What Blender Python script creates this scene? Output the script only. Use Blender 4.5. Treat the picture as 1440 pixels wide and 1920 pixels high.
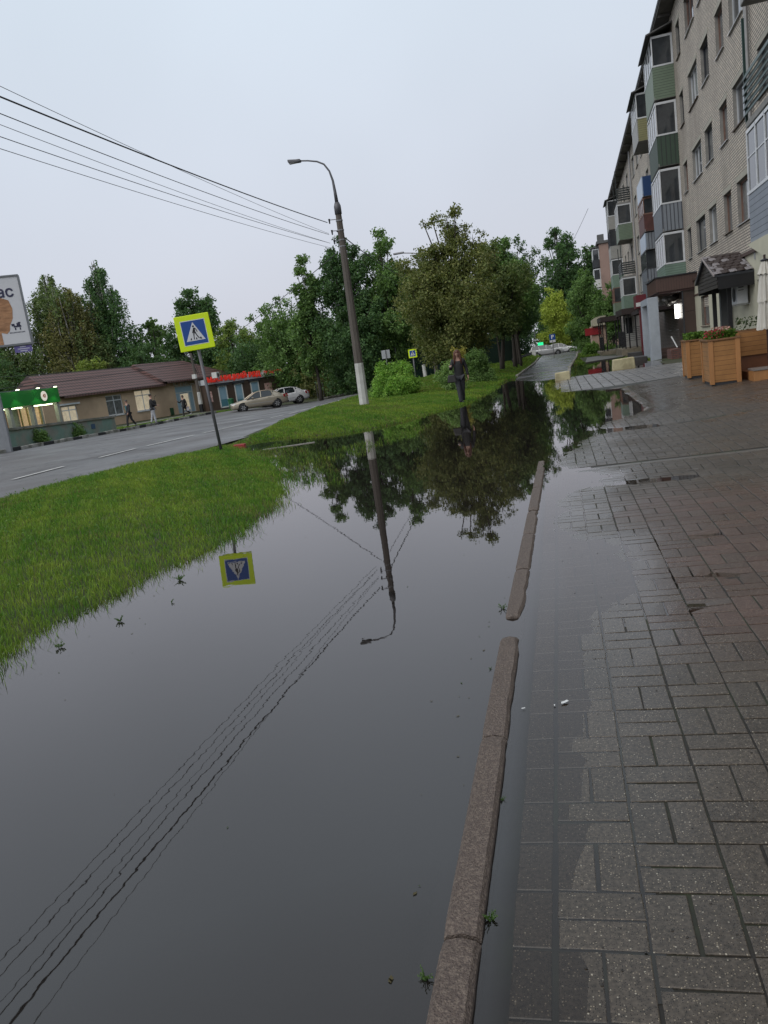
import bpy, bmesh, math, random
import numpy as np
from mathutils import Vector, Matrix
random.seed(7); RS = np.random.RandomState(11)
PI = math.pi; R = math.radians
for o in list(bpy.data.objects): bpy.data.objects.remove(o)
C = bpy.context.scene.collection; SC = bpy.context.scene

# ---------------------------------------------------------------- camera
FPX, HOFF, ROLL, EYE = 1430.0, 272.0, R(8.0), 1.45
pitch = math.atan(HOFF/FPX)
yaw = math.atan(((1045-(720-HOFF*math.sin(ROLL)))/math.cos(ROLL))/math.hypot(FPX, HOFF))
fw = Vector((-math.sin(yaw)*math.cos(pitch), math.cos(yaw)*math.cos(pitch), -math.sin(pitch)))
rt = Vector((math.cos(yaw), math.sin(yaw), 0)); up = rt.cross(fw)
cx = rt*math.cos(ROLL)-up*math.sin(ROLL); cy = rt*math.sin(ROLL)+up*math.cos(ROLL)
cam = bpy.data.objects.new('camera', bpy.data.cameras.new('camera')); C.objects.link(cam)
m = Matrix((cx, cy, -fw)).transposed().to_4x4(); m.translation = Vector((0, 0, EYE)); cam.matrix_world = m
cam.data.sensor_fit = 'VERTICAL'; cam.data.sensor_height = 32; cam.data.lens = FPX/1920*32
cam.data.clip_end = 3000; cam.data.clip_start = .05; SC.camera = cam

# ---------------------------------------------------------------- world, sun, exposure
W = bpy.data.worlds.new('World'); SC.world = W; W.use_nodes = True
nt = W.node_tree; N = nt.nodes; Lk = nt.links; N.clear()
SUN_EL, SUN_AZ = R(52), R(215)
sky = N.new('ShaderNodeTexSky'); sky.sky_type = 'NISHITA'; sky.sun_disc = False
sky.sun_elevation = SUN_EL; sky.sun_rotation = SUN_AZ; sky.dust_density = 4; sky.air_density = 1.5
skm = N.new('ShaderNodeVectorMath'); skm.operation = 'SCALE'; skm.inputs['Scale'].default_value = .09
Lk.new(sky.outputs[0], skm.inputs[0])
tc = N.new('ShaderNodeTexCoord'); sx = N.new('ShaderNodeSeparateXYZ'); Lk.new(tc.outputs['Generated'], sx.inputs[0])
cr = N.new('ShaderNodeValToRGB'); Lk.new(sx.outputs['Z'], cr.inputs[0])
e = cr.color_ramp.elements
e[0].position = 0.0; e[0].color = (.525, .53, .60, 1)
e[1].position = .95; e[1].color = (.30, .29, .30, 1)
k = e.new(.22); k.color = (.56, .60, .68, 1)
k = e.new(.58); k.color = (.60, .695, .78, 1)
cn = N.new('ShaderNodeTexNoise'); cn.inputs['Scale'].default_value = 2.2; cn.inputs['Detail'].default_value = 3
Lk.new(tc.outputs['Generated'], cn.inputs[0])
cm = N.new('ShaderNodeMapRange'); cm.inputs[1].default_value = .3; cm.inputs[2].default_value = .7
cm.inputs[3].default_value = .95; cm.inputs[4].default_value = 1.045; Lk.new(cn.outputs[0], cm.inputs[0])
cs = N.new('ShaderNodeVectorMath'); cs.operation = 'SCALE'; Lk.new(cr.outputs[0], cs.inputs[0]); Lk.new(cm.outputs[0], cs.inputs['Scale'])
mx = N.new('ShaderNodeMix'); mx.data_type = 'RGBA'; mx.inputs[0].default_value = .93   # cloud deck over the clear sky
Lk.new(skm.outputs[0], mx.inputs[6]); Lk.new(cs.outputs[0], mx.inputs[7])
bg = N.new('ShaderNodeBackground'); bg.inputs[1].default_value = 1.0; Lk.new(mx.outputs[2], bg.inputs[0])
wo = N.new('ShaderNodeOutputWorld'); Lk.new(bg.outputs[0], wo.inputs[0])
sun = bpy.data.objects.new('sun', bpy.data.lights.new('sun', 'SUN')); C.objects.link(sun)
sun.data.energy = 1.25; sun.data.angle = R(70); sun.data.color = (1, .96, .9)
sd = Vector((math.sin(SUN_AZ)*math.cos(SUN_EL), math.cos(SUN_AZ)*math.cos(SUN_EL), math.sin(SUN_EL)))
sun.rotation_euler = sd.to_track_quat('Z', 'Y').to_euler()
SC.view_settings.view_transform = 'Standard'; SC.view_settings.look = 'None'
SC.view_settings.exposure = 0.30; SC.view_settings.gamma = 1
SC.cycles.max_bounces = 8; SC.cycles.transparent_max_bounces = 12
SC.cycles.caustics_reflective = False; SC.cycles.caustics_refractive = False

# ---------------------------------------------------------------- helpers
def tag(o, label=None, cat=None, group=None, kind=None):
    if label: o['label'] = label
    if cat: o['category'] = cat
    if group: o['group'] = group
    if kind: o['kind'] = kind
    return o
def empty(name, loc=(0, 0, 0), rz=0, **k):
    o = bpy.data.objects.new(name, None); C.objects.link(o); o.location = loc; o.rotation_euler = (0, 0, rz)
    o.empty_display_size = .2; return tag(o, **k)
def link_mesh(name, me, parent=None, **k):
    o = bpy.data.objects.new(name, me); C.objects.link(o)
    if parent: o.parent = parent
    return tag(o, **k)
def mesh_np(name, verts, loops, counts, mats, cols=None, smooth=False, midx=None):
    me = bpy.data.meshes.new(name); verts = np.asarray(verts, np.float32); loops = np.asarray(loops, np.int32); counts = np.asarray(counts, np.int32)
    me.vertices.add(len(verts)); me.vertices.foreach_set('co', verts.ravel())
    me.loops.add(len(loops)); me.loops.foreach_set('vertex_index', loops)
    me.polygons.add(len(counts)); st = np.zeros(len(counts), np.int32); st[1:] = np.cumsum(counts)[:-1]
    me.polygons.foreach_set('loop_start', st)
    if midx is not None: me.polygons.foreach_set('material_index', np.asarray(midx, np.int32))
    me.update(calc_edges=True)
    if cols is not None:
        a = me.color_attributes.new('Col', 'FLOAT_COLOR', 'POINT'); c4 = np.ones((len(verts), 4), np.float32); c4[:, :cols.shape[1]] = cols
        a.data.foreach_set('color', c4.ravel())
    me.polygons.foreach_set('use_smooth', np.full(len(counts), bool(smooth)))
    for mt in mats: me.materials.append(mt)
    me.validate(); return me
class MB:
    def __init__(s): s.v = []; s.f = []; s.m = []
    def add(s, vs, fs, mi=0):
        b = len(s.v); s.v += [tuple(p) for p in vs]; s.f += [tuple(b+i for i in f) for f in fs]; s.m += [mi]*len(fs); return s
    def box(s, a, b, mi=0, rot=0, piv=None):
        x0, y0, z0 = a; x1, y1, z1 = b
        vs = [(x0, y0, z0), (x1, y0, z0), (x1, y1, z0), (x0, y1, z0), (x0, y0, z1), (x1, y0, z1), (x1, y1, z1), (x0, y1, z1)]
        if rot:
            p = piv or ((x0+x1)/2, (y0+y1)/2); c, d = math.cos(rot), math.sin(rot)
            vs = [(p[0]+(x-p[0])*c-(y-p[1])*d, p[1]+(x-p[0])*d+(y-p[1])*c, z) for x, y, z in vs]
        return s.add(vs, [(0, 3, 2, 1), (4, 5, 6, 7), (0, 1, 5, 4), (1, 2, 6, 5), (2, 3, 7, 6), (3, 0, 4, 7)], mi)
    def tube(s, pts, rad, n=8, mi=0, cap=True):
        pts = [Vector(p) for p in pts]
        if not hasattr(rad, '__len__'): rad = [rad]*len(pts)
        vs = []; 
        for i, p in enumerate(pts):
            t = (pts[min(i+1, len(pts)-1)]-pts[max(i-1, 0)])
            t = t.normalized() if t.length > 1e-9 else Vector((0, 0, 1))
            a = Vector((0, 0, 1)) if abs(t.z) < .9 else Vector((1, 0, 0))
            u = t.cross(a).normalized(); w = t.cross(u)
            vs += [p+(u*math.cos(2*PI*j/n)+w*math.sin(2*PI*j/n))*rad[i] for j in range(n)]
        fs = []
        for i in range(len(pts)-1):
            for j in range(n):
                k = (j+1) % n; fs.append((i*n+j, i*n+k, (i+1)*n+k, (i+1)*n+j))
        if cap: fs.append(tuple(range(n-1, -1, -1))); fs.append(tuple((len(pts)-1)*n+j for j in range(n)))
        return s.add(vs, fs, mi)
    def lathe(s, c, prof, n=16, mi=0, axis='Z', squash=(1, 1)):
        vs = []
        for r, h in prof:
            for j in range(n):
                a = 2*PI*j/n; x, y = r*math.cos(a)*squash[0], r*math.sin(a)*squash[1]
                if axis == 'Z': vs.append((c[0]+x, c[1]+y, c[2]+h))
                elif axis == 'Y': vs.append((c[0]+x, c[1]+h, c[2]+y))
                else: vs.append((c[0]+h, c[1]+x, c[2]+y))
        fs = []
        for i in range(len(prof)-1):
            for j in range(n):
                k = (j+1) % n; fs.append((i*n+j, i*n+k, (i+1)*n+k, (i+1)*n+j))
        fs.append(tuple(range(n-1, -1, -1))); fs.append(tuple((len(prof)-1)*n+j for j in range(n)))
        return s.add(vs, fs, mi)
    def prism(s, pts, d, mi=0, sidemi=None):
        """planar polygon (3-D points) thickened by vector d"""
        n = len(pts); d = Vector(d); a = [Vector(p) for p in pts]; vs = a+[p+d for p in a]
        s.add(vs, [tuple(range(n-1, -1, -1)), tuple(range(n, 2*n))], mi)
        b = len(s.v)-2*n
        for i in range(n):
            j = (i+1) % n; s.f.append((b+i, b+j, b+n+j, b+n+i)); s.m.append(mi if sidemi is None else sidemi)
        return s
    def ball(s, c, r, n=10, mi=0):
        if not hasattr(r, '__len__'): r = (r, r, r)
        vs = [(c[0], c[1], c[2]-r[2])]; k = n//2
        for i in range(1, k):
            t = PI*i/k
            for j in range(n): a = 2*PI*j/n; vs.append((c[0]+r[0]*math.sin(t)*math.cos(a), c[1]+r[1]*math.sin(t)*math.sin(a), c[2]-r[2]*math.cos(t)))
        vs.append((c[0], c[1], c[2]+r[2])); fs = []
        for j in range(n): fs.append((0, 1+(j+1) % n, 1+j))
        for i in range(k-2):
            for j in range(n): fs.append((1+i*n+j, 1+i*n+(j+1) % n, 1+(i+1)*n+(j+1) % n, 1+(i+1)*n+j))
        l = len(vs)-1
        for j in range(n): fs.append((l, 1+(k-2)*n+j, 1+(k-2)*n+(j+1) % n))
        return s.add(vs, fs, mi)
    def build(s, name, mats, parent=None, smooth=False, bevel=0, **k):
        me = bpy.data.meshes.new(name); me.from_pydata(s.v, [], s.f)
        if not isinstance(mats, (list, tuple)): mats = [mats]
        for mt in mats: me.materials.append(mt)
        me.polygons.foreach_set('material_index', s.m)
        if smooth: me.polygons.foreach_set('use_smooth', [True]*len(s.f))
        me.update(); o = link_mesh(name, me, parent, **k)
        if bevel:
            b = o.modifiers.new('bevel', 'BEVEL'); b.width = bevel; b.segments = 2; b.limit_method = 'ANGLE'; b.harden_normals = False
        return o
def bake(o):
    dg = bpy.context.evaluated_depsgraph_get(); dg.update(); me = bpy.data.meshes.new_from_object(o.evaluated_get(dg)); return me
def text_mesh(txt, size, depth, mt, bold=0):
    cu = bpy.data.curves.new('txt', 'FONT'); cu.body = txt; cu.size = size; cu.extrude = depth; cu.align_x = 'CENTER'; cu.align_y = 'CENTER'; cu.offset = bold; cu.resolution_u = 3
    o = bpy.data.objects.new('txt', cu); C.objects.link(o); me = bake(o); bpy.data.objects.remove(o); me.materials.clear(); me.materials.append(mt); return me
def place_text(name, txt, size, depth, mt, parent, loc, rot, bold=0, **k):
    o = link_mesh(name, text_mesh(txt, size, depth, mt, bold), parent, **k); o.location = loc; o.rotation_euler = rot; return o

def pm(name, col, rough=.6, var=.12, scale=6, bump=0, bscale=None, metal=0, spec=.5, col2=None, c2amt=.5, c2scale=1.5, emit=None, coords='Object', stretch=None, coat=0):
    mt = bpy.data.materials.new(name); mt.use_nodes = True; n = mt.node_tree.nodes; l = mt.node_tree.links; b = n['Principled BSDF']
    b.inputs['Roughness'].default_value = rough; b.inputs['Metallic'].default_value = metal; b.inputs['Specular IOR Level'].default_value = spec
    b.inputs['Coat Weight'].default_value = coat
    t = n.new('ShaderNodeTexCoord'); mp = n.new('ShaderNodeMapping'); l.new(t.outputs[coords], mp.inputs[0])
    if stretch: mp.inputs['Scale'].default_value = stretch
    nz = n.new('ShaderNodeTexNoise'); nz.inputs['Scale'].default_value = scale; nz.inputs['Detail'].default_value = 6; nz.inputs['Roughness'].default_value = .65; l.new(mp.outputs[0], nz.inputs[0])
    mr = n.new('ShaderNodeMapRange'); mr.inputs[1].default_value = .25; mr.inputs[2].default_value = .75; mr.inputs[3].default_value = 1-var; mr.inputs[4].default_value = 1+var; l.new(nz.outputs[0], mr.inputs[0])
    base = n.new('ShaderNodeRGB'); base.outputs[0].default_value = (*col, 1); src = base.outputs[0]
    if col2:
        n2 = n.new('ShaderNodeTexNoise'); n2.inputs['Scale'].default_value = c2scale; n2.inputs['Detail'].default_value = 5; l.new(mp.outputs[0], n2.inputs[0])
        r2 = n.new('ShaderNodeMapRange'); r2.inputs[1].default_value = .45; r2.inputs[2].default_value = .62; r2.inputs[4].default_value = c2amt; l.new(n2.outputs[0], r2.inputs[0])
        mm = n.new('ShaderNodeMix'); mm.data_type = 'RGBA'; l.new(r2.outputs[0], mm.inputs[0]); l.new(src, mm.inputs[6]); mm.inputs[7].default_value = (*col2, 1); src = mm.outputs[2]
    vs = n.new('ShaderNodeVectorMath'); vs.operation = 'SCALE'; l.new(src, vs.inputs[0]); l.new(mr.outputs[0], vs.inputs['Scale']); l.new(vs.outputs[0], b.inputs['Base Color'])
    if bump:
        nb = n.new('ShaderNodeTexNoise'); nb.inputs['Scale'].default_value = bscale or scale*4; nb.inputs['Detail'].default_value = 5; l.new(mp.outputs[0], nb.inputs[0])
        bp = n.new('ShaderNodeBump'); bp.inputs['Strength'].default_value = bump; bp.inputs['Distance'].default_value = .02; l.new(nb.outputs[0], bp.inputs['Height']); l.new(bp.outputs[0], b.inputs['Normal'])
    if emit:
        b.inputs['Emission Color'].default_value = (*emit[0], 1); b.inputs['Emission Strength'].default_value = emit[1]
    mt['b'] = 1; return mt
def glass(name, col=(.03, .035, .04), rough=.04, var=.5, scale=1.2):
    return pm(name, col, rough, var=var, scale=scale, spec=.9)
def stripes(name, col, dark, period, axis='Z', duty=.12, rough=.5, depth=.6, var=.12):
    """siding / ribbed sheet: repeated grooves along an object axis"""
    mt = pm(name, col, rough, var=var, scale=2.5); n = mt.node_tree.nodes; l = mt.node_tree.links; b = n['Principled BSDF']
    t = n.new('ShaderNodeTexCoord'); sp = n.new('ShaderNodeSeparateXYZ'); l.new(t.outputs['Object'], sp.inputs[0])
    if axis == 'H':
        a = n.new('ShaderNodeMath'); a.operation = 'ADD'; l.new(sp.outputs['X'], a.inputs[0]); l.new(sp.outputs['Y'], a.inputs[1]); s0 = a.outputs[0]
    else: s0 = sp.outputs[axis]
    d = n.new('ShaderNodeMath'); d.operation = 'DIVIDE'; l.new(s0, d.inputs[0]); d.inputs[1].default_value = period
    fr = n.new('ShaderNodeMath'); fr.operation = 'FRACT'; l.new(d.outputs[0], fr.inputs[0])
    lt = n.new('ShaderNodeMath'); lt.operation = 'LESS_THAN'; l.new(fr.outputs[0], lt.inputs[0]); lt.inputs[1].default_value = duty
    src = b.inputs['Base Color'].links[0].from_socket
    mm = n.new('ShaderNodeMix'); mm.data_type = 'RGBA'; l.new(lt.outputs[0], mm.inputs[0]); l.new(src, mm.inputs[6]); mm.inputs[7].default_value = (*dark, 1); l.new(mm.outputs[2], b.inputs['Base Color'])
    bp = n.new('ShaderNodeBump'); bp.inputs['Strength'].default_value = depth; bp.inputs['Distance'].default_value = .03; l.new(fr.outputs[0], bp.inputs['Height']); l.new(bp.outputs[0], b.inputs['Normal'])
    return mt
def brick(name, c1, c2, mortar, bw, bh, ms, axes='YZ', rough=.8, stain=(.1, .09, .08), stamt=.5, bump=.5):
    mt = pm(name, c1, rough, var=.1); n = mt.node_tree.nodes; l = mt.node_tree.links; b = n['Principled BSDF']
    t = n.new('ShaderNodeTexCoord'); sp = n.new('ShaderNodeSeparateXYZ'); l.new(t.outputs['Object'], sp.inputs[0]); cb = n.new('ShaderNodeCombineXYZ')
    l.new(sp.outputs[axes[0]], cb.inputs[0]); l.new(sp.outputs[axes[1]], cb.inputs[1])
    br = n.new('ShaderNodeTexBrick'); l.new(cb.outputs[0], br.inputs[0]); br.inputs['Color1'].default_value = (*c1, 1); br.inputs['Color2'].default_value = (*c2, 1); br.inputs['Mortar'].default_value = (*mortar, 1)
    br.inputs['Scale'].default_value = 1; br.inputs['Mortar Size'].default_value = ms; br.inputs['Brick Width'].default_value = bw; br.inputs['Row Height'].default_value = bh; br.inputs['Mortar Smooth'].default_value = .2
    nz = n.new('ShaderNodeTexNoise'); nz.inputs['Scale'].default_value = .55; nz.inputs['Detail'].default_value = 7; nz.inputs['Roughness'].default_value = .7
    mp = n.new('ShaderNodeMapping'); mp.inputs['Scale'].default_value = (1, 1, .35); l.new(t.outputs['Object'], mp.inputs[0]); l.new(mp.outputs[0], nz.inputs[0])
    mr = n.new('ShaderNodeMapRange'); mr.inputs[1].default_value = .45; mr.inputs[2].default_value = .7; mr.inputs[4].default_value = stamt; l.new(nz.outputs[0], mr.inputs[0])
    mm = n.new('ShaderNodeMix'); mm.data_type = 'RGBA'; l.new(mr.outputs[0], mm.inputs[0]); l.new(br.outputs[0], mm.inputs[6]); mm.inputs[7].default_value = (*stain, 1)
    l.new(mm.outputs[2], b.inputs['Base Color'])
    if bump:
        bp = n.new('ShaderNodeBump'); bp.inputs['Strength'].default_value = bump; bp.inputs['Distance'].default_value = .01; bp.invert = True; l.new(br.outputs['Fac'], bp.inputs['Height']); l.new(bp.outputs[0], b.inputs['Normal'])
    return mt

# ---------------------------------------------------------------- ground shape
PUD = np.array([(-3.1, -3), (-3.3, 1.5), (-3.6, 3.8), (-3.62, 4.5), (-3.5, 5.3), (-3.33, 6.3), (-3.38, 7.1), (-3.42, 8.0), (-3.7, 9.4), (-4.6, 11.6), (-5.7, 13.9), (-6.4, 15.0), (-7.6, 16.7),
    (-8.0, 17.7), (-7.5, 18.7), (-6.6, 18.4), (-5.6, 17.7), (-5.07, 17.8), (-4.3, 18.2), (-3.9, 19.7), (-3.33, 21.7), (-2.85, 22.8), (-2.75, 27), (-2.5, 33), (-2.35, 37),
    (-1.9, 35.5), (-1.2, 33.2), (-.5, 31.5), (.1, 32.5), (.35, 36), (.7, 45), (2.3, 48), (3.9, 42), (4.2, 38), (4.0, 32.2), (2.0, 32.0), (.2, 31.6), (-.25, 28), (-.3, 25), (-.05, 22.8), (1.04, 21.4), (1.75, 21.9),
    (1.62, 18.7), (1.7, 14.9), (.75, 13.6), (.3, 11.7), (-.03, 10.3), (-.1, 9.7), (-.1, 9.2), (.05, 8.7), (.35, 8.3), (.3, 7.9), (-.02, 7.5), (-.12, 7.0), (-.16, 6.2), (.0, 5.8), (.28, 5.4), (.36, 4.9), (.3, 4.4), (.08, 4.0), (-.06, 3.6), (-.10, 3.0), (-.08, 2), (-.12, 1), (-.12, -3)])
def sdist(x, y):
    """signed distance to the puddle outline, positive on land"""
    x = np.asarray(x, float); y = np.asarray(y, float); sh = x.shape; P = np.stack([x.ravel(), y.ravel()], 1)
    best = np.full(len(P), 1e9); ins = np.zeros(len(P), bool)
    for i in range(len(PUD)):
        a = PUD[i]; b = PUD[(i+1) % len(PUD)]; d = b-a; t = np.clip(((P-a)@d)/(d@d), 0, 1); q = a+t[:, None]*d
        best = np.minimum(best, np.hypot(P[:, 0]-q[:, 0], P[:, 1]-q[:, 1]))
        c = ((a[1] > P[:, 1]) != (b[1] > P[:, 1])); xx = a[0]+(P[:, 1]-a[1])/(b[1]-a[1]+1e-12)*(b[0]-a[0]); ins ^= c & (P[:, 0] < xx)
    return np.where(ins, -best, best).reshape(sh)
def wob(x, y, f=1.0, s=0.0):
    x = np.asarray(x)*f; y = np.asarray(y)*f
    return (np.sin(x*1.7+y*.9+s)+np.sin(x*-.8+y*2.1+1.3+s*2)+.7*np.sin(x*3.9+y*2.7+2+s)+.5*np.sin(x*6.1-y*5.3+s)+.4*np.sin(x*9.7+y*11.3+s*3))/3.6
YK = [-20, 0, 16, 30, 42, 55, 65, 400]; XK = [-200, -28, -21, -14.5, -9, 200]
ZR = [[0, .1, .1, .1, .1, .1], [0, .1, .1, .1, .1, .1], [0, .1, .1, .1, .1, .1], [-.05, -.05, 0, 0, .05, .05], [-.3, -.3, -.2, -.15, .03, .03], [-.45, -.4, -.65, -.35, .03, .03], [-.5, -.5, -.8, -.5, .03, .03], [-.5, -.5, -.8, -.6, -.3, -.3]]
def zroad(x, y):
    x = np.asarray(x, float); y = np.asarray(y, float); r = [np.interp(x, XK, row) for row in ZR]; o = np.zeros_like(x)
    for i in range(len(YK)-1):
        t = np.clip((y-YK[i])/(YK[i+1]-YK[i]), 0, 1); m_ = (y >= YK[i]) & (y <= YK[i+1]); o = np.where(m_, r[i]*(1-t)+r[i+1]*t, o)
    return o
def xedge(y): return np.interp(y, [-20, 0, 10, 14, 16.5, 20, 28, 40, 60, 120], [-9.6, -9.4, -8.9, -8.7, -8.3, -8.2, -9.2, -9.4, -9.5, -9.5])
def sstep(a, b, v): t = np.clip((v-a)/(b-a), 0, 1); return t*t*(3-2*t)
def paveH(x, y):
    s = sdist(x, y)+.09*wob(x, y, 1.6)
    z = np.where(s > 0, np.minimum(.011*s, .06)+.002*np.minimum(s, 8), np.maximum(.03*s, -.035)-.03*sstep(9.5, 11, y)*sstep(0, .5, -s))
    for bx_, by_, rx_, ry_, dp_ in ((.95, 7.75, .45, .10, .026), (1.75, 8.15, .6, .11, .036), (2.6, 8.3, .5, .07, .04), (.52, 4.02, .13, .07, .014), (1.05, 5.5, .2, .05, .016), (.85, 4.6, .16, .05, .016), (1.9, 12.2, 1.0, .25, .04), (.75, 3.97, .2, .03, .013)):
        z = z-dp_*np.exp(-((x-bx_)/rx_)**2-((y-by_)/ry_)**2)
    z = z+.045*np.clip(x-1.2, 0, 3)*sstep(8, 12, y)*(1-sstep(21.5, 23.5, y))
    z = z+.0016*wob(x, y, 2.3, 4)*sstep(-.2, .4, x); return np.where((x < -.25) & (y < 9.3), np.minimum(z, -.045), z)
def landH(x, y):
    x = np.asarray(x, float); y = np.asarray(y, float); s = sdist(x, y)+.12*wob(x, y, 1.9)
    lawn = np.where(s > 0, .23*(1-np.exp(-s/1.8)), -.2*(1-np.exp(s/.9)))+.012*wob(x, y, 1.1, 2)
    zr = zroad(x, y)-.03; m_ = sstep(-.1, .7, xedge(y)-x); z = lawn*(1-m_)+zr*m_
    st = np.where(s > 0, .05*(1-np.exp(-s/3)), -.1*(1-np.exp(s/1.5)))+.006*wob(x, y, .9, 1)-.0035*np.maximum(y-40, 0)
    k = sstep(-3.2, -2.2, x)*sstep(28, 31, y); z = z*(1-k)+st*k
    u = sstep(-.45, -.40, x)*(1-sstep(31, 32, y))
    return z*(1-u)+(-.11)*u
def H1(x, y): return float(landH(np.array([x]), np.array([y]))[0])
def grid_sheet(name, X, Y, Z, mats, cols=None, mask=None, smooth=True, attr=None, **k):
    ny, nx = X.shape; idx = np.arange(nx*ny).reshape(ny, nx)
    q = np.stack([idx[:-1, :-1], idx[:-1, 1:], idx[1:, 1:], idx[1:, :-1]], -1).reshape(-1, 4)
    if mask is not None: q = q[mask.ravel()]
    used = np.unique(q); rm = np.full(nx*ny, -1); rm[used] = np.arange(len(used)); V = np.stack([X, Y, Z], -1).reshape(-1, 3)[used]
    me = mesh_np(name, V, rm[q].ravel(), np.full(len(q), 4), mats, cols=None if cols is None else cols.reshape(nx*ny, -1)[used], smooth=smooth)
    if attr is not None:
        a = me.attributes.new('depth', 'FLOAT', 'POINT'); a.data.foreach_set('value', attr.ravel()[used].astype(np.float32))
    return link_mesh(name, me, **k)

# ---------------------------------------------------------------- ground
def soil_mat():
    mt = pm('soil_grass', (.035, .05, .015), .9, var=.35, scale=9, bump=.6, bscale=30, col2=(.06, .05, .035), c2amt=.6, c2scale=.6); return mt
SOIL = soil_mat()
def axis_pts(segs):
    o = []
    for a, b, st in segs: o += list(np.arange(a, b, st))
    return np.array(o+[segs[-1][1]])
gx = axis_pts([(-400, -60, 20), (-60, -30, 2), (-30, -10, .8), (-10, 5.6, .22), (5.6, 12, .8), (12, 60, 4), (60, 400, 20)])
gy = axis_pts([(-60, -3, 3), (-3, 36, .25), (36, 100, 1), (100, 400, 15)])
GX, GY = np.meshgrid(gx, gy); grid_sheet('ground', GX, GY, landH(GX, GY), [SOIL], kind='structure')

# water of the puddle
def water_mat():
    mt = bpy.data.materials.new('puddle_water'); mt.use_nodes = True; n = mt.node_tree.nodes; l = mt.node_tree.links; n.clear()
    out = n.new('ShaderNodeOutputMaterial'); fr = n.new('ShaderNodeFresnel'); fr.inputs[0].default_value = 1.68
    gl = n.new('ShaderNodeBsdfGlossy'); gl.inputs['Roughness'].default_value = .012
    gl.inputs[0].default_value = (1, .955, .945, 1)
    tr = n.new('ShaderNodeBsdfTransparent'); tr.inputs[0].default_value = (.95, .935, .91, 1)
    df = n.new('ShaderNodeBsdfDiffuse'); df.inputs[0].default_value = (.014, .012, .011, 1)
    at = n.new('ShaderNodeAttribute'); at.attribute_name = 'depth'
    mr = n.new('ShaderNodeMapRange'); mr.inputs[1].default_value = 0; mr.inputs[2].default_value = .075; mr.inputs[4].default_value = .985; mr.interpolation_type = 'SMOOTHSTEP'; l.new(at.outputs['Fac'], mr.inputs[0]); mi = n.new('ShaderNodeMapRange'); mi.inputs[1].default_value = .003; mi.inputs[2].default_value = .03; mi.inputs[3].default_value = 1.48; mi.inputs[4].default_value = 1.68; l.new(at.outputs['Fac'], mi.inputs[0]); l.new(mi.outputs[0], fr.inputs[0])
    m1 = n.new('ShaderNodeMixShader'); l.new(mr.outputs[0], m1.inputs[0]); l.new(tr.outputs[0], m1.inputs[1]); l.new(df.outputs[0], m1.inputs[2])
    m2 = n.new('ShaderNodeMixShader'); l.new(fr.outputs[0], m2.inputs[0]); l.new(m1.outputs[0], m2.inputs[1]); l.new(gl.outputs[0], m2.inputs[2])
    t = n.new('ShaderNodeTexCoord'); nz = n.new('ShaderNodeTexNoise'); nz.inputs['Scale'].default_value = 5; nz.inputs['Detail'].default_value = 3; nz.inputs['Roughness'].default_value = .5; l.new(t.outputs['Object'], nz.inputs[0])
    bp = n.new('ShaderNodeBump'); bp.inputs['Strength'].default_value = .09; bp.inputs['Distance'].default_value = .003; l.new(nz.outputs[0], bp.inputs['Height'])
    for q in (gl, fr): l.new(bp.outputs[0], q.inputs['Normal'])
    l.new(m2.outputs[0], out.inputs[0]); return mt
wx = axis_pts([(-8.4, -.6, .2), (-.6, 2.4, .06), (2.4, 6, .3)]); wy = axis_pts([(-3, 10, .1), (10, 25, .2), (25, 50, .5)])
WX, WY = np.meshgrid(wx, wy); wl = np.where((WX > -.33) & (WY < 31.8), paveH(WX, WY), landH(WX, WY)); ws = sdist(WX, WY)
dep = np.maximum(-wl, 0); dep = np.where((WX > -.36) & (WX < .1) & (WY < 10), np.minimum(dep, .03*np.clip((-.06-WX)/.2, 0, 1)+.004), dep)
okc = (wl < .0025) & (ws < .9) & ~((WX < -8.3)); mk = okc[:-1, :-1] | okc[1:, 1:] | okc[:-1, 1:] | okc[1:, :-1]
grid_sheet('water', WX, WY, WX*0, [water_mat()], mask=mk, attr=dep, kind='structure')

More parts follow.
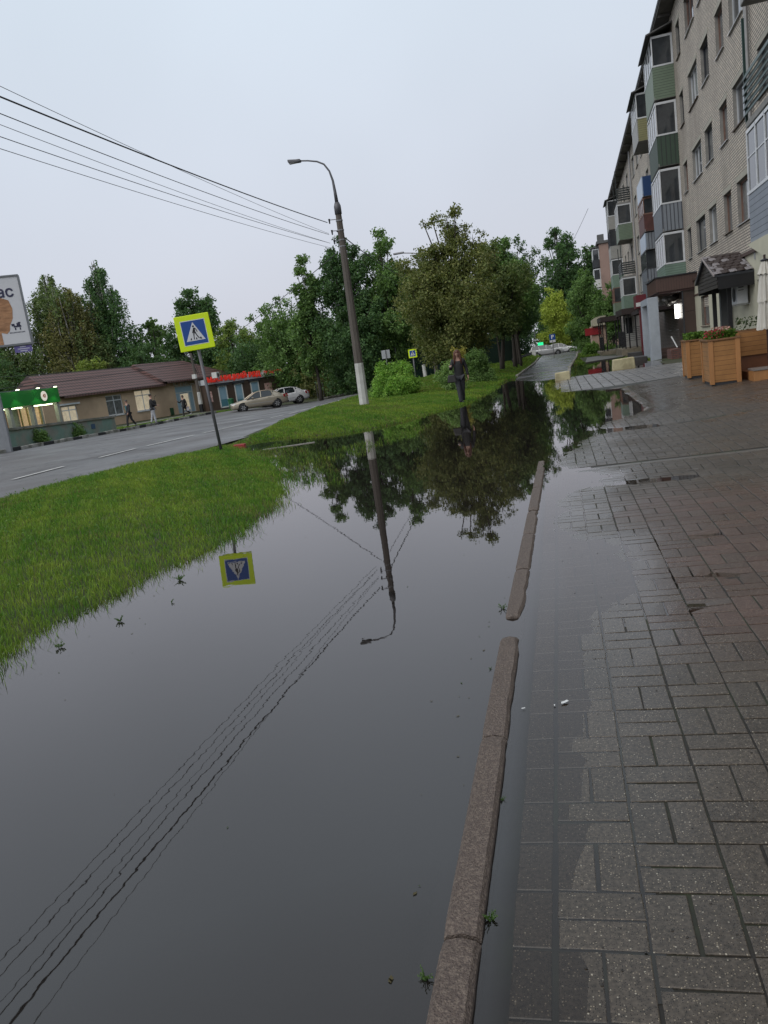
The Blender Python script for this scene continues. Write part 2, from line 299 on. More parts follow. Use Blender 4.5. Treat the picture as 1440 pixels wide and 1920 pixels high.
# road, pavement and street sheets draped on the ground
def drape(name, xl, xr, y0, y1, sy, nx, zf, mt, **k):
    ys = np.arange(y0, y1+sy*.5, sy); a = xl(ys); b = xr(ys); t = np.linspace(0, 1, nx); X = a[:, None]+(b-a)[:, None]*t[None]; Y = np.repeat(ys[:, None], nx, 1)
    return grid_sheet(name, X, Y, zf(X, Y), [mt], **k)
def wet_asphalt(name, col, rough, crack=.5):
    mt = pm(name, col, rough, var=.22, scale=40, bump=.25, bscale=160, col2=tuple(c*.55 for c in col), c2amt=.55, c2scale=.35, spec=.5, stretch=(1, .35, 1)); n = mt.node_tree.nodes; l = mt.node_tree.links; b = n['Principled BSDF']
    t = n.new('ShaderNodeTexCoord'); v = n.new('ShaderNodeTexVoronoi'); v.feature = 'DISTANCE_TO_EDGE'; v.inputs['Scale'].default_value = .35
    nz = n.new('ShaderNodeTexNoise'); nz.inputs['Scale'].default_value = 1.5; nz.inputs['Detail'].default_value = 5; l.new(t.outputs['Object'], nz.inputs[0])
    ad = n.new('ShaderNodeVectorMath'); ad.operation = 'ADD'; l.new(t.outputs['Object'], ad.inputs[0]); l.new(nz.outputs['Color'], ad.inputs[1]); l.new(ad.outputs[0], v.inputs[0])
    mr = n.new('ShaderNodeMapRange'); mr.inputs[1].default_value = .004; mr.inputs[2].default_value = .02; mr.inputs[3].default_value = 1-crack; mr.inputs[4].default_value = 1; l.new(v.outputs[0], mr.inputs[0])
    src = b.inputs['Base Color'].links[0].from_socket; s = n.new('ShaderNodeVectorMath'); s.operation = 'SCALE'; l.new(src, s.inputs[0]); l.new(mr.outputs[0], s.inputs['Scale']); l.new(s.outputs[0], b.inputs['Base Color'])
    r2 = n.new('ShaderNodeTexNoise'); r2.inputs['Scale'].default_value = .5; r2.inputs['Detail'].default_value = 6; l.new(t.outputs['Object'], r2.inputs[0])
    r3 = n.new('ShaderNodeMapRange'); r3.inputs[1].default_value = .35; r3.inputs[2].default_value = .65; r3.inputs[3].default_value = rough-.22; r3.inputs[4].default_value = rough+.12; l.new(r2.outputs[0], r3.inputs[0]); l.new(r3.outputs[0], b.inputs['Roughness'])
    return mt
ASPH = wet_asphalt('wet_asphalt', (.12, .116, .118), .55); ASPH2 = wet_asphalt('wet_lane_asphalt', (.10, .10, .105), .34)
kerbx = lambda y: np.interp(y, [-40, 20, 28.4, 35, 42, 52, 57, 60, 63, 64, 69, 80, 200], [-22.5, -23.0, -23.8, -24.8, -26, -27.3, -27.6, -27.2, -24.0, -20.5, -17.6, -15.5, -15.0])
drape('road', kerbx, lambda y: xedge(y)-.05, -20, 200, .5, 24, lambda x, y: zroad(x, y), ASPH, kind='structure')
PAINT = pm('road_paint', (.62, .62, .60), .5, var=.25, scale=12, col2=(.3, .3, .3), c2amt=.5, c2scale=5)
def strip_xy(pts, w, zf, nseg=1):
    V = []; F = []
    for i in range(len(pts)-1):
        a = np.array(pts[i]); b = np.array(pts[i+1]); d = (b-a)/np.hypot(*(b-a)); nn = np.array([-d[1], d[0]])*w/2
        for p in (a-nn, a+nn, b+nn, b-nn): V.append((p[0], p[1], float(zf(np.array([p[0]]), np.array([p[1]]))[0])+.02))
        k_ = len(V)-4; F.append((k_, k_+3, k_+2, k_+1))
    return V, F
mb = MB(); cl = lambda y: np.interp(y, [0, 14, 20, 24.2, 30.3, 45, 70, 120], [-12.3, -11.95, -12.1, -11.7, -10.95, -11.6, -12.2, -12.4])
y = 4.0
while y < 100:
    L_ = 1.9 if y < 20 else (2.6 if y < 24 else 1.1)
    if 15.5 < y < 18.0: y = 18.0; continue
    for a in np.arange(y, y+L_-.01, .5):
        V, F = strip_xy([(float(cl(a)), a), (float(cl(min(a+.5, y+L_))), min(a+.5, y+L_))], .13, zroad); mb.add(V, F)
    y += L_+(1.6 if y < 18 else .55)
mb.build('road_marking', PAINT, kind='structure')
# crossing bars far down the road
mb = MB()
for i in range(7):
    V, F = strip_xy([(-9.9-i*.95, 50.5), (-9.9-i*.95, 54)], .45, zroad); mb.add(V, F)
mb.build('crosswalk_marking', PAINT, kind='structure')
# lane with parked cars in the distance
drape('street', lambda y: np.interp(y, [30, 36, 45, 60, 120], [-1.9, -2.0, -1.95, -1.8, -2.2]), lambda y: np.interp(y, [30, 36, 42, 62, 97, 120], [.2, .3, .5, 1.3, 2.2, 2.4]), 30, 122, .5, 10, lambda x, y: landH(x, y)+.012, ASPH2, kind='structure')

# far kerb painted black and white
KW = pm('kerb_white', (.36, .35, .32), .8, var=.4, scale=7, col2=(.12, .12, .09), c2amt=.8, c2scale=2.2); KB = pm('kerb_black', (.02, .02, .022), .7, var=.3); KG = pm('kerb_concrete', (.26, .25, .23), .85, var=.25, col2=(.1, .11, .07), c2amt=.7)
def kerb_run(name, pts, cols, L_, h=.2, w=.2, zf=zroad, **k):
    mb = MB(); pts = [np.array(p, float) for p in pts]; i = 0; q = []
    for a, b in zip(pts[:-1], pts[1:]):
        n_ = max(1, int(round(np.hypot(*(b-a))/L_)))
        for j in range(n_): q.append(a+(b-a)*j/n_)
    q.append(pts[-1])
    for a, b in zip(q[:-1], q[1:]):
        d = (b-a)/np.hypot(*(b-a)); nn = np.array([-d[1], d[0]])*w/2; a2 = a+d*.01; b2 = b-d*.01; z0 = float(zf(np.array([a[0]]), np.array([a[1]]))[0]); z1 = float(zf(np.array([b[0]]), np.array([b[1]]))[0]); hh = h+random.uniform(-.02, .02)
        vs = [(*(a2-nn), z0-.1), (*(b2-nn), z1-.1), (*(b2+nn), z1-.1), (*(a2+nn), z0-.1), (*(a2-nn), z0+hh), (*(b2-nn), z1+hh), (*(b2+nn), z1+hh), (*(a2+nn), z0+hh)]
        mb.add(vs, [(0, 3, 2, 1), (4, 5, 6, 7), (0, 1, 5, 4), (1, 2, 6, 5), (2, 3, 7, 6), (3, 0, 4, 7)], cols[i % len(cols)]); i += 1
    return mb.build(name, [KW, KB, KG], bevel=.015, kind='structure', **k)
kerb_run('kerb', [(float(kerbx(t)), t) for t in (27, 30, 33, 36, 39, 42, 45, 48, 52, 55, 58)], [0, 0, 1], .95, h=.17)
kerb_run('kerb', [(-20.6, 64.0), (-17.7, 69), (-15.6, 80), (-15.1, 100)], [0, 2], 1.2, h=.2)
kerb_run('kerb', [(float(xedge(t))-.02, t) for t in (30, 36, 44, 52, 60)], [2], 1.0, h=.1)
kerb_run('kerb', [(.35, 34), (.5, 42), (1.3, 62), (2.2, 95)], [0, 2, 2], 1.0, h=.09, w=.14, zf=landH)
kerb_run('kerb', [(-2.05, 38), (-2.0, 45), (-1.85, 60), (-2.2, 90)], [2], 1.0, h=.09, w=.14, zf=landH)
# pavement in front of the shops across the road
drape('pavement', lambda y: y*0-33.8, lambda y: y*0-31.6, 52, 66, .7, 4, lambda x, y: zroad(x, y)+.01, pm('far_pavement', (.2, .19, .18), .6, var=.2, col2=(.09, .1, .06), c2amt=.6), kind='structure')

# concrete base sheet of the near pavement and pavers laid on it
JOINT = pm('joint_sand', (.016, .014, .011), .6, var=.4, scale=14, col2=(.03, .045, .015), c2amt=.5, c2scale=3)
px = axis_pts([(-.32, 2.5, .06), (2.5, 7.6, .3)]); py = axis_pts([(-3, 12, .1), (12, 31.6, .3)]); PX, PY = np.meshgrid(px, py)
grid_sheet('pavement_bed', PX, PY, paveH(PX, PY)-.005, [JOINT], kind='structure')
def paver_mat(name, rough=.36):
    mt = bpy.data.materials.new(name); mt.use_nodes = True; n = mt.node_tree.nodes; l = mt.node_tree.links; b = n['Principled BSDF']
    at = n.new('ShaderNodeVertexColor'); at.layer_name = 'Col'; t = n.new('ShaderNodeTexCoord')
    nz = n.new('ShaderNodeTexNoise'); nz.inputs['Scale'].default_value = 90; nz.inputs['Detail'].default_value = 4; l.new(t.outputs['Object'], nz.inputs[0])
    mr = n.new('ShaderNodeMapRange'); mr.inputs[1].default_value = .3; mr.inputs[2].default_value = .7; mr.inputs[3].default_value = .6; mr.inputs[4].default_value = 1.4; l.new(nz.outputs[0], mr.inputs[0])
    s = n.new('ShaderNodeVectorMath'); s.operation = 'SCALE'; l.new(at.outputs[0], s.inputs[0]); l.new(mr.outputs[0], s.inputs['Scale'])
    src = s.outputs[0]
    for sc_, r0, r1, pr, cc in ((150, .20, .30, .66, (.26, .22, .16, 1)), (75, .13, .2, .74, (.34, .31, .25, 1)), (240, .25, .4, .5, (.012, .011, .01, 1))):
        v = n.new('ShaderNodeTexVoronoi'); v.inputs['Scale'].default_value = sc_; l.new(t.outputs['Object'], v.inputs[0])
        vr = n.new('ShaderNodeMapRange'); vr.inputs[1].default_value = r0; vr.inputs[2].default_value = r1; vr.inputs[3].default_value = 1; vr.inputs[4].default_value = 0; l.new(v.outputs['Distance'], vr.inputs[0])
        gt = n.new('ShaderNodeSeparateColor'); l.new(v.outputs['Color'], gt.inputs[0]); g2 = n.new('ShaderNodeMapRange'); g2.inputs[1].default_value = pr; g2.inputs[2].default_value = pr+.04; l.new(gt.outputs[0], g2.inputs[0])
        mu = n.new('ShaderNodeMath'); mu.operation = 'MULTIPLY'; l.new(vr.outputs[0], mu.inputs[0]); l.new(g2.outputs[0], mu.inputs[1])
        mm = n.new('ShaderNodeMix'); mm.data_type = 'RGBA'; l.new(mu.outputs[0], mm.inputs[0]); l.new(src, mm.inputs[6]); mm.inputs[7].default_value = cc; src = mm.outputs[2]
    l.new(src, b.inputs['Base Color'])
    w = n.new('ShaderNodeTexNoise'); w.inputs['Scale'].default_value = 1.1; w.inputs['Detail'].default_value = 7; w.inputs['Roughness'].default_value = .62; l.new(t.outputs['Object'], w.inputs[0])
    wr = n.new('ShaderNodeMapRange'); wr.inputs[1].default_value = .38; wr.inputs[2].default_value = .66; wr.inputs[3].default_value = rough-.17; wr.inputs[4].default_value = rough+.16; l.new(w.outputs[0], wr.inputs[0]); wm = n.new('ShaderNodeMix'); l.new(at.outputs['Alpha'], wm.inputs[0]); l.new(wr.outputs[0], wm.inputs[2]); wm.inputs[3].default_value = .13; l.new(wm.outputs[0], b.inputs['Roughness'])
    b.inputs['IOR'].default_value = 1.4
    nb = n.new('ShaderNodeTexNoise'); nb.inputs['Scale'].default_value = 160; nb.inputs['Detail'].default_value = 3; l.new(t.outputs['Object'], nb.inputs[0])
    n3 = n.new('ShaderNodeTexNoise'); n3.inputs['Scale'].default_value = 28; n3.inputs['Detail'].default_value = 2; l.new(t.outputs['Object'], n3.inputs[0])
    ad = n.new('ShaderNodeMath'); ad.operation = 'MULTIPLY_ADD'; l.new(n3.outputs[0], ad.inputs[0]); ad.inputs[1].default_value = .5; l.new(nb.outputs[0], ad.inputs[2])
    bp = n.new('ShaderNodeBump'); ws_ = n.new('ShaderNodeMath'); ws_.operation = 'MULTIPLY_ADD'; l.new(at.outputs['Alpha'], ws_.inputs[0]); ws_.inputs[1].default_value = -.50; ws_.inputs[2].default_value = .55; l.new(ws_.outputs[0], bp.inputs['Strength']); bp.inputs['Distance'].default_value = .0022; l.new(ad.outputs[0], bp.inputs['Height']); l.new(bp.outputs[0], b.inputs['Normal'])
    return mt
PAV = paver_mat('paver_concrete', .42)
def pavers(rects, name, gap=.0029, bev=.0035, colf=None):
    """rects: (x0,x1,y0,y1); one bevelled block each"""
    r = np.array(rects); n_ = len(r); g = gap*RS.uniform(.6, 1.5, (n_, 4)); x0 = r[:, 0]+g[:, 0]; x1 = r[:, 1]-g[:, 1]; y0 = r[:, 2]+g[:, 2]; y1 = r[:, 3]-g[:, 3]
    V = np.zeros((n_, 12, 3)); cxs = [x0, x1, x1, x0]; cys = [y0, y0, y1, y1]; ix = [1, -1, -1, 1]; iy = [1, 1, -1, -1]; off = RS.normal(0, .0004, n_)
    jt = RS.normal(0, .0012, (n_, 4, 2))
    for c in range(4):
        ax = cxs[c]+jt[:, c, 0]; ay = cys[c]+jt[:, c, 1]; h = paveH(ax, ay)+off+RS.normal(0, .00005, n_)
        V[:, c] = np.stack([ax+ix[c]*bev, ay+iy[c]*bev, h], 1); V[:, 4+c] = np.stack([ax+ix[c]*.001, ay+iy[c]*.001, h-bev*.55], 1); V[:, 8+c] = np.stack([ax, ay, h-.03], 1)
    F = [(0, 1, 2, 3)]
    for c in range(4): d = (c+1) % 4; F += [(4+c, 4+d, d, c), (8+c, 8+d, 4+d, 4+c)]
    F = np.array(F); L_ = (F[None]+(np.arange(n_)*12)[:, None, None]).reshape(-1)
    mxx = (x0+x1)/2; myy = (y0+y1)/2; col = np.repeat(colf(mxx, myy)[:, None], 12, 1).reshape(-1, 3); VV = V.reshape(-1, 3); wet = 1-sstep(.05, .75, sdist(VV[:, 0], VV[:, 1])+.25*wob(VV[:, 0], VV[:, 1], 2.1, 3)); col = np.concatenate([col, wet[:, None]], 1)
    return link_mesh(name, mesh_np(name, V.reshape(-1, 3), L_, np.full(n_*9, 4), [PAV], cols=col), kind='structure')
def pcol(x, y):
    n_ = len(x); b = np.array([.064, .053, .042])[None]*RS.uniform(.84, 1.16, (n_, 1)); red = np.array([.092, .057, .046])
    w = (sstep(.15, .7, x+.12*wob(x, y, 2))*sstep(3.0, 3.9, y)*(1-sstep(6.6, 7.6, y))*.8+sstep(.75, 1.0, x)*(1-sstep(2.9, 3.3, y))*.45*(RS.rand(n_) > .35)+sstep(1.6, 3, x-.12*(y-8))*sstep(7.5, 8.5, y)*.75*(1-.4*sstep(14, 20, y)))
    w = np.clip(w*RS.uniform(.5, 1.1, n_), 0, 1)[:, None]; return b*(1-w)+red*w*RS.uniform(.8, 1.15, (n_, 1))
M_ = .2235; MY = .2085; X0 = .088-M_; rects = []
YC = 8.80; PY0 = 1.644-MY*20
for j in range(-8, 200):
    ya = PY0+MY*(j+8)
    yb = ya+MY
    if ya > 21.6: break
    if ya < YC and yb > YC-.06: 
        yb = min(yb, YC-.06)
    if yb-ya > .1 and ya < 9: rects.append((-.247, -.1435, ya, yb))
    for i in range(0, 34):
        xa = X0+M_*i; xb = xa+M_
        if xb > .30*max(yb, 0)+2.6: break
        if xa > 7.2: break
        if yb-ya < .1: 
            if yb > ya+.02: rects.append((xa, xb, ya, yb))
            continue
        if (i+j) % 2 == 0: rects += [(xa, xb, ya, ya+(yb-ya)/2), (xa, xb, ya+(yb-ya)/2, yb)]
        else: rects += [(xa, xa+M_/2, ya, yb), (xa+M_/2, xb, ya, yb)]
rects = [r for r in rects if not (r[2] < YC+.06 and r[3] > YC-.061 and r[3]-r[2] > .03 and r[3] > YC-.05)]
pavers(rects, 'pavement', colf=pcol)
# flush cross kerb and edging rows
ck = [(xx, xx+.98, YC-.055, YC+.055) for xx in np.arange(-.2, 6.5, .98)]
pavers(ck, 'pavement_edging', colf=lambda x, y: np.array([.11, .10, .09])[None]*RS.uniform(.85, 1.1, (len(x), 1)))
# tiled strip that reaches into the water
tl = []
for j, ya in enumerate(np.arange(22.6, 31.4, .45)):
    for i, xa in enumerate(np.arange(-.35, 6.6, .30)):
        mxx, myy = xa+.15, ya+.22
        if float(sdist(np.array([mxx]), np.array([myy]))[0]) > .02: tl.append((xa, xa+.30, ya, ya+.45))
pavers(tl, 'pavement', gap=.012, bev=.01, colf=lambda x, y: np.array([.17, .165, .165])[None]*RS.uniform(.8, 1.15, (len(x), 1)))
# rest of the pavement beyond the laid blocks
PAVF = pm('pavement_far', (.12, .115, .105), .42, var=.2, scale=8, bump=.2)
drape('pavement', lambda y: np.maximum(.30*y+2.6, 2.6), lambda y: np.maximum(.30*y+2.6, 2.6)*0+14, -3, 15, .5, 10, lambda x, y: paveH(x, y)-.002, PAVF, kind='structure')

# near kerb: worn slabs, each one a thing
KERBM = pm('kerb_granite', (.095, .070, .058), .55, var=.45, scale=150, bump=.7, bscale=190, col2=(.19, .15, .12), c2amt=.75, c2scale=110)
def kerb_slab(y0, y1, x0, x1, ztop, chips, label):
    ny = max(3, int((y1-y0)/.05)); nx = 4; V = []; t = np.linspace(0, 1, ny); rr = np.random.RandomState(int(y0*100+999))
    for i in range(ny):
        yy = y0+(y1-y0)*t[i]; xo = np.interp(yy, [-1, 4, 9.6], [-.42, -.415, -.37]); xi = xo+.098
        for cpos, cw, cd in chips: xi -= .4*cd*max(0, 1-abs(yy-cpos)/cw)
        xi -= abs(rr.normal(0, .0008)); e_ = .012 if i in (0, ny-1) else 0
        V += [(xo, yy, -.12), (xo+.001, yy, ztop-.012-e_), (xo+.012, yy, ztop-e_+rr.normal(0, .0008)), ((xo+xi)/2, yy, ztop-e_*.5+rr.normal(0, .0008)), (xi-.012, yy, ztop-e_+rr.normal(0, .0012)), (xi, yy, ztop-.014-e_), (xi+.001, yy, -.12)]
    F = [(i*7+j, i*7+j+1, (i+1)*7+j+1, (i+1)*7+j) for i in range(ny-1) for j in range(6)]+[tuple(range(6, -1, -1)), tuple((ny-1)*7+j for j in range(7))]
    me = bpy.data.meshes.new('kerb_stone'); me.from_pydata(V, [], [f[::-1] for f in F]); me.materials.append(KERBM); me.update()
    return link_mesh('kerb_stone', me, label=label, cat='kerb stone', group='kerb stones along the puddle')
for a in [(-.45, .61, 0, 0, .03, [], 'granite kerb stone nearest the camera, below the bottom of the photo'), (.62, 1.638, 0, 0, .032, [(1.55, .06, .008)], 'kerb stone at the bottom edge beside the first weed tuft'),
    (1.652, 2.665, 0, 0, .032, [(2.6, .05, .012), (2.3, .03, .004)], 'whole brown kerb stone between two tight joints, green weed at its lower right'), (2.678, 3.70, 0, 0, .029, [(2.95, .12, .014), (3.65, .1, .03), (3.2, .05, .007)], 'brown kerb stone with a chipped right edge just before the flooded gap'),
    (4.02, 4.93, 0, 0, .020, [(4.05, .2, .05), (4.5, .12, .02), (4.75, .05, .015)], 'half sunken kerb stone with crumbled end just past the flooded gap'), (4.95, 5.9, 0, 0, .021, [(5.3, .06, .012), (5.7, .06, .01)], 'low kerb stone in the middle of the sunken run'),
    (5.92, 6.75, 0, 0, .018, [(6.6, .12, .045), (6.2, .05, .01)], 'kerb stone with a deep bite out of its right side'), (6.80, 7.9, 0, 0, .02, [(7.1, .08, .015)], 'kerb stone just past the second broken gap'), (7.92, 9.0, 0, 0, .02, [(8.4, .08, .01)], 'last full kerb stone before the tree reflection'), (9.02, 9.75, 0, 0, .012, [(9.6, .3, .05)], 'farthest kerb stone, short, reaching the cross joint of the paving')]: kerb_slab(*a[:5], a[5], a[6])

# ================================================================ buildings
BRICK = brick('silicate_brick', (.68, .60, .50), (.54, .48, .41), (.13, .12, .11), .26, .085, .016, stain=(.25, .215, .185), stamt=.8, bump=.9)
REVEAL = pm('window_reveal', (.27, .26, .24), .8, var=.25, scale=5)
LINT = pm('lintel', (.38, .36, .30), .8, var=.15, scale=4)
UPVC = pm('white_frame', (.62, .64, .66), .35, var=.08, scale=3)
OLDW = pm('old_wood_frame', (.20, .11, .08), .6, var=.3, scale=9)
DKW = pm('dark_frame', (.03, .033, .04), .5, var=.2)
GLS = glass('window_glass', (.045, .05, .055)); GLS2 = glass('window_glass_curtain', (.16, .165, .165), .1, var=.6, scale=3)
TIN = pm('tin_sill', (.55, .56, .57), .35, var=.15, metal=.4); TIN2 = pm('rusty_sill', (.12, .09, .07), .6, var=.4)
ROOFM = pm('slate_eaves', (.10, .10, .10), .7, var=.25, scale=3, stretch=(1, 1, 1)); SOFF = pm('soffit_boards', (.085, .08, .075), .8, var=.35, scale=2, col2=(.16, .15, .14), c2amt=.5, c2scale=.8)
CONC = pm('slab_concrete', (.24, .235, .225), .8, var=.25, scale=4, bump=.3)
S_GREEN = stripes('siding_sage', (.19, .25, .18), (.04, .06, .04), .115); S_MINT = stripes('siding_mint', (.21, .30, .24), (.06, .1, .08), .11)
S_YEL = stripes('siding_yellow', (.30, .29, .15), (.12, .11, .05), .115); S_BLUEG = stripes('siding_blue_grey', (.30, .33, .385), (.06, .07, .09), .15, duty=.1)
S_PALE = stripes('siding_pale', (.37, .37, .35), (.15, .15, .14), .13); R_DKG = stripes('ribbed_dark_green', (.018, .045, .022), (.006, .014, .008), .2, 'H', duty=.22, depth=1)
R_GREY = stripes('ribbed_grey_blue', (.17, .19, .215), (.04, .045, .055), .17, 'H', duty=.25, depth=1); P_BLUE = pm('panel_blue', (.012, .045, .14), .4, var=.12); P_LBLUE = pm('panel_light_blue', (.36, .44, .55), .35, var=.08)
P_RED = pm('red_brown_board', (.085, .03, .024), .6, var=.3); SLATB = pm('black_slats', (.014, .02, .02), .5, var=.3); SLATG = pm('dark_green_slats', (.012, .04, .032), .45, var=.3)
P_WHITE = pm('white_panel', (.62, .62, .60), .5, var=.1)

B = empty('apartment_building', (5.5, 0, 0), -R(1.05), label='long five-storey pale brick apartment block with glazed balconies lining the right side', cat='apartment building')
S0, S1, ZT = 7.0, 92.0, 15.05
ROWS = [(4.3, 5.58), (7.17, 8.4), (9.97, 11.3), (12.77, 14.1)]
COLS = [(8.5, 10.2), (12.2, 13.8), (22.9, 24.6), (26.1, 28.0), (28.95, 30.25), (31.7, 33.3), (34.2, 36.45), (38.0, 39.05), (41.2, 42.9), (45.0, 46.5), (49.8, 51.6), (54, 55.4), (57, 58.1), (60, 61.6), (63.4, 65.2), (66.8, 67.9), (69.8, 71.6), (74.5, 76), (78, 79.4), (83.8, 85.5), (88, 89.5)]
PX_ = [S0]+[v for c in COLS for v in c]+[S1]; PZ = [2.0]+[v for c in ROWS for v in c]+[ZT]
mb = MB()
for i in range(len(PX_)-1):
    for j in range(len(PZ)-1):
        if i % 2 == 1 and j % 2 == 1: continue
        a, b, c, d = PX_[i], PX_[i+1], PZ[j], PZ[j+1]; mb.add([(0, a, c), (0, b, c), (0, b, d), (0, a, d)], [(0, 3, 2, 1)][:1] if False else [(0, 1, 2, 3)])
mb.add([(0, S0, -.2), (14, S0, -.2), (14, S0, ZT), (0, S0, ZT)], [(0, 1, 2, 3)]); mb.add([(0, S1, -.2), (14, S1, -.2), (14, S1, ZT), (0, S1, ZT)], [(3, 2, 1, 0)])
mb.add([(14, S0, -.2), (14, S1, -.2), (14, S1, ZT), (14, S0, ZT)], [(0, 1, 2, 3)])
mb.build('wall', BRICK, B)
# joints between the wall panels of storeys (darker bands) stay in the brick; lintels as thin strips
def window(parent, s0, s1, z0, z1, style, dx=0.0):
    D = .14+dx; mb = MB()
    mb.add([(dx, s0, z0), (D+.1, s0, z0), (D+.1, s0, z1), (dx, s0, z1)], [(0, 1, 2, 3)], 0); mb.add([(dx, s1, z0), (D+.1, s1, z0), (D+.1, s1, z1), (dx, s1, z1)], [(3, 2, 1, 0)], 0)
    mb.add([(dx, s0, z1), (D+.1, s0, z1), (D+.1, s1, z1), (dx, s1, z1)], [(0, 1, 2, 3)], 0); mb.add([(dx, s0, z0), (D+.1, s0, z0), (D+.1, s1, z0), (dx, s1, z0)], [(3, 2, 1, 0)], 0)
    fm = {0: UPVC, 1: OLDW, 2: DKW, 3: UPVC}[style]; t = .055
    for a, b, c, d in [(s0, s0+t, z0, z1), (s1-t, s1, z0, z1), (s0, s1, z0, z0+t), (s0, s1, z1-t, z1)]: mb.box((D-.03, a, c), (D+.03, b, d), 1)
    w = s1-s0
    if style != 2:
        mids = [s0+w*.36] if w > 1.2 else []
        if w > 2: mids = [s0+w*.33, s0+w*.67]
        for m_ in mids: mb.box((D-.028, m_-t/2, z0+t), (D+.028, m_+t/2, z1-t), 1)
        if style == 3: mb.box((D-.026, s0+t, z0+(z1-z0)*.55), (D+.026, s1-t, z0+(z1-z0)*.55+.03), 1)
    o = mb.build('window', [REVEAL, fm], parent)
    MB().box((D+.005, s0+t, z0+t), (D+.02, s1-t, z1-t)).build('glass', GLS2 if random.random() < .5 else GLS, o)
    MB().prism([(dx-.07, s0-.04, z0-.03), (D, s0-.04, z0+.004), (D, s0-.04, z0-.012), (dx-.07, s0-.04, z0-.05)], (0, w+.08, 0)).build('sill', TIN if random.random() < .6 else TIN2, o)
    if dx == 0: MB().box((-.012, s0-.15, z1), (.02, s1+.15, z1+.16)).build('lintel', LINT, o)
    return o
for (s0, s1) in COLS:
    for j, (z0, z1) in enumerate(ROWS):
        st = random.choice([0, 0, 0, 3, 1, 2]) if (s0, j) not in {(34.2, 0): 1} else 2
        if s0 == 38.0: st = 1 if j == 1 else 2
        window(B, s0, s1, z0, z1, st)
# roof with wide boarded eaves
mb = MB(); mb.box((-.62, S0-.3, ZT+.02), (.25, S1+.3, ZT+.10), 1); mb.box((-.66, S0-.3, ZT+.105), (0.2, S1+.3, ZT+.2), 0)
mb.add([(-.68, S0-.3, ZT+.2), (-.68, S1+.3, ZT+.2), (7, S1+.3, ZT+1.9), (7, S0-.3, ZT+1.9), (14.6, S0-.3, ZT+.2), (14.6, S1+.3, ZT+.2)], [(0, 3, 2, 1), (3, 4, 5, 2), (0, 4, 3), (1, 2, 5)], 0)
for s in np.arange(S0, S1, 3.0): mb.box((-.55, s, ZT-.1), (-.002, s+.08, ZT+.018), 1)
rf = mb.build('roof', [ROOFM, SOFF], B)
MB().box((3, 60, ZT+1), (3.8, 61, ZT+2.6)).build('chimney', CONC, rf)

def slats(mb, s0, s1, zb, zt, x, n, side=True, mi=0):
    for k in range(n):
        z = zb+(zt-zb)*k/n; mb.add([(x-.07, s0, z), (x-.07, s1, z), (x, s1, z+(zt-zb)/n*1.05), (x, s0, z+(zt-zb)/n*1.05), (x-.055, s0, z-.01), (x-.055, s1, z-.01), (x+.015, s1, z+(zt-zb)/n*1.05), (x+.015, s0, z+(zt-zb)/n*1.05)], [(0, 3, 2, 1), (4, 5, 6, 7), (0, 1, 5, 4), (3, 7, 6, 2), (0, 4, 7, 3), (1, 2, 6, 5)], mi)
        if side: mb.add([(x, s0-.06, z), (0, s0-.06, z), (0, s0, z+(zt-zb)/n*.7), (x, s0, z+(zt-zb)/n*.7), (x, s0-.045, z-.01), (0, s0-.045, z-.01), (0, s0+.015, z+(zt-zb)/n*.7), (x, s0+.015, z+(zt-zb)/n*.7)], [(0, 1, 2, 3), (4, 7, 6, 5), (0, 4, 5, 1), (3, 2, 6, 7)], mi)
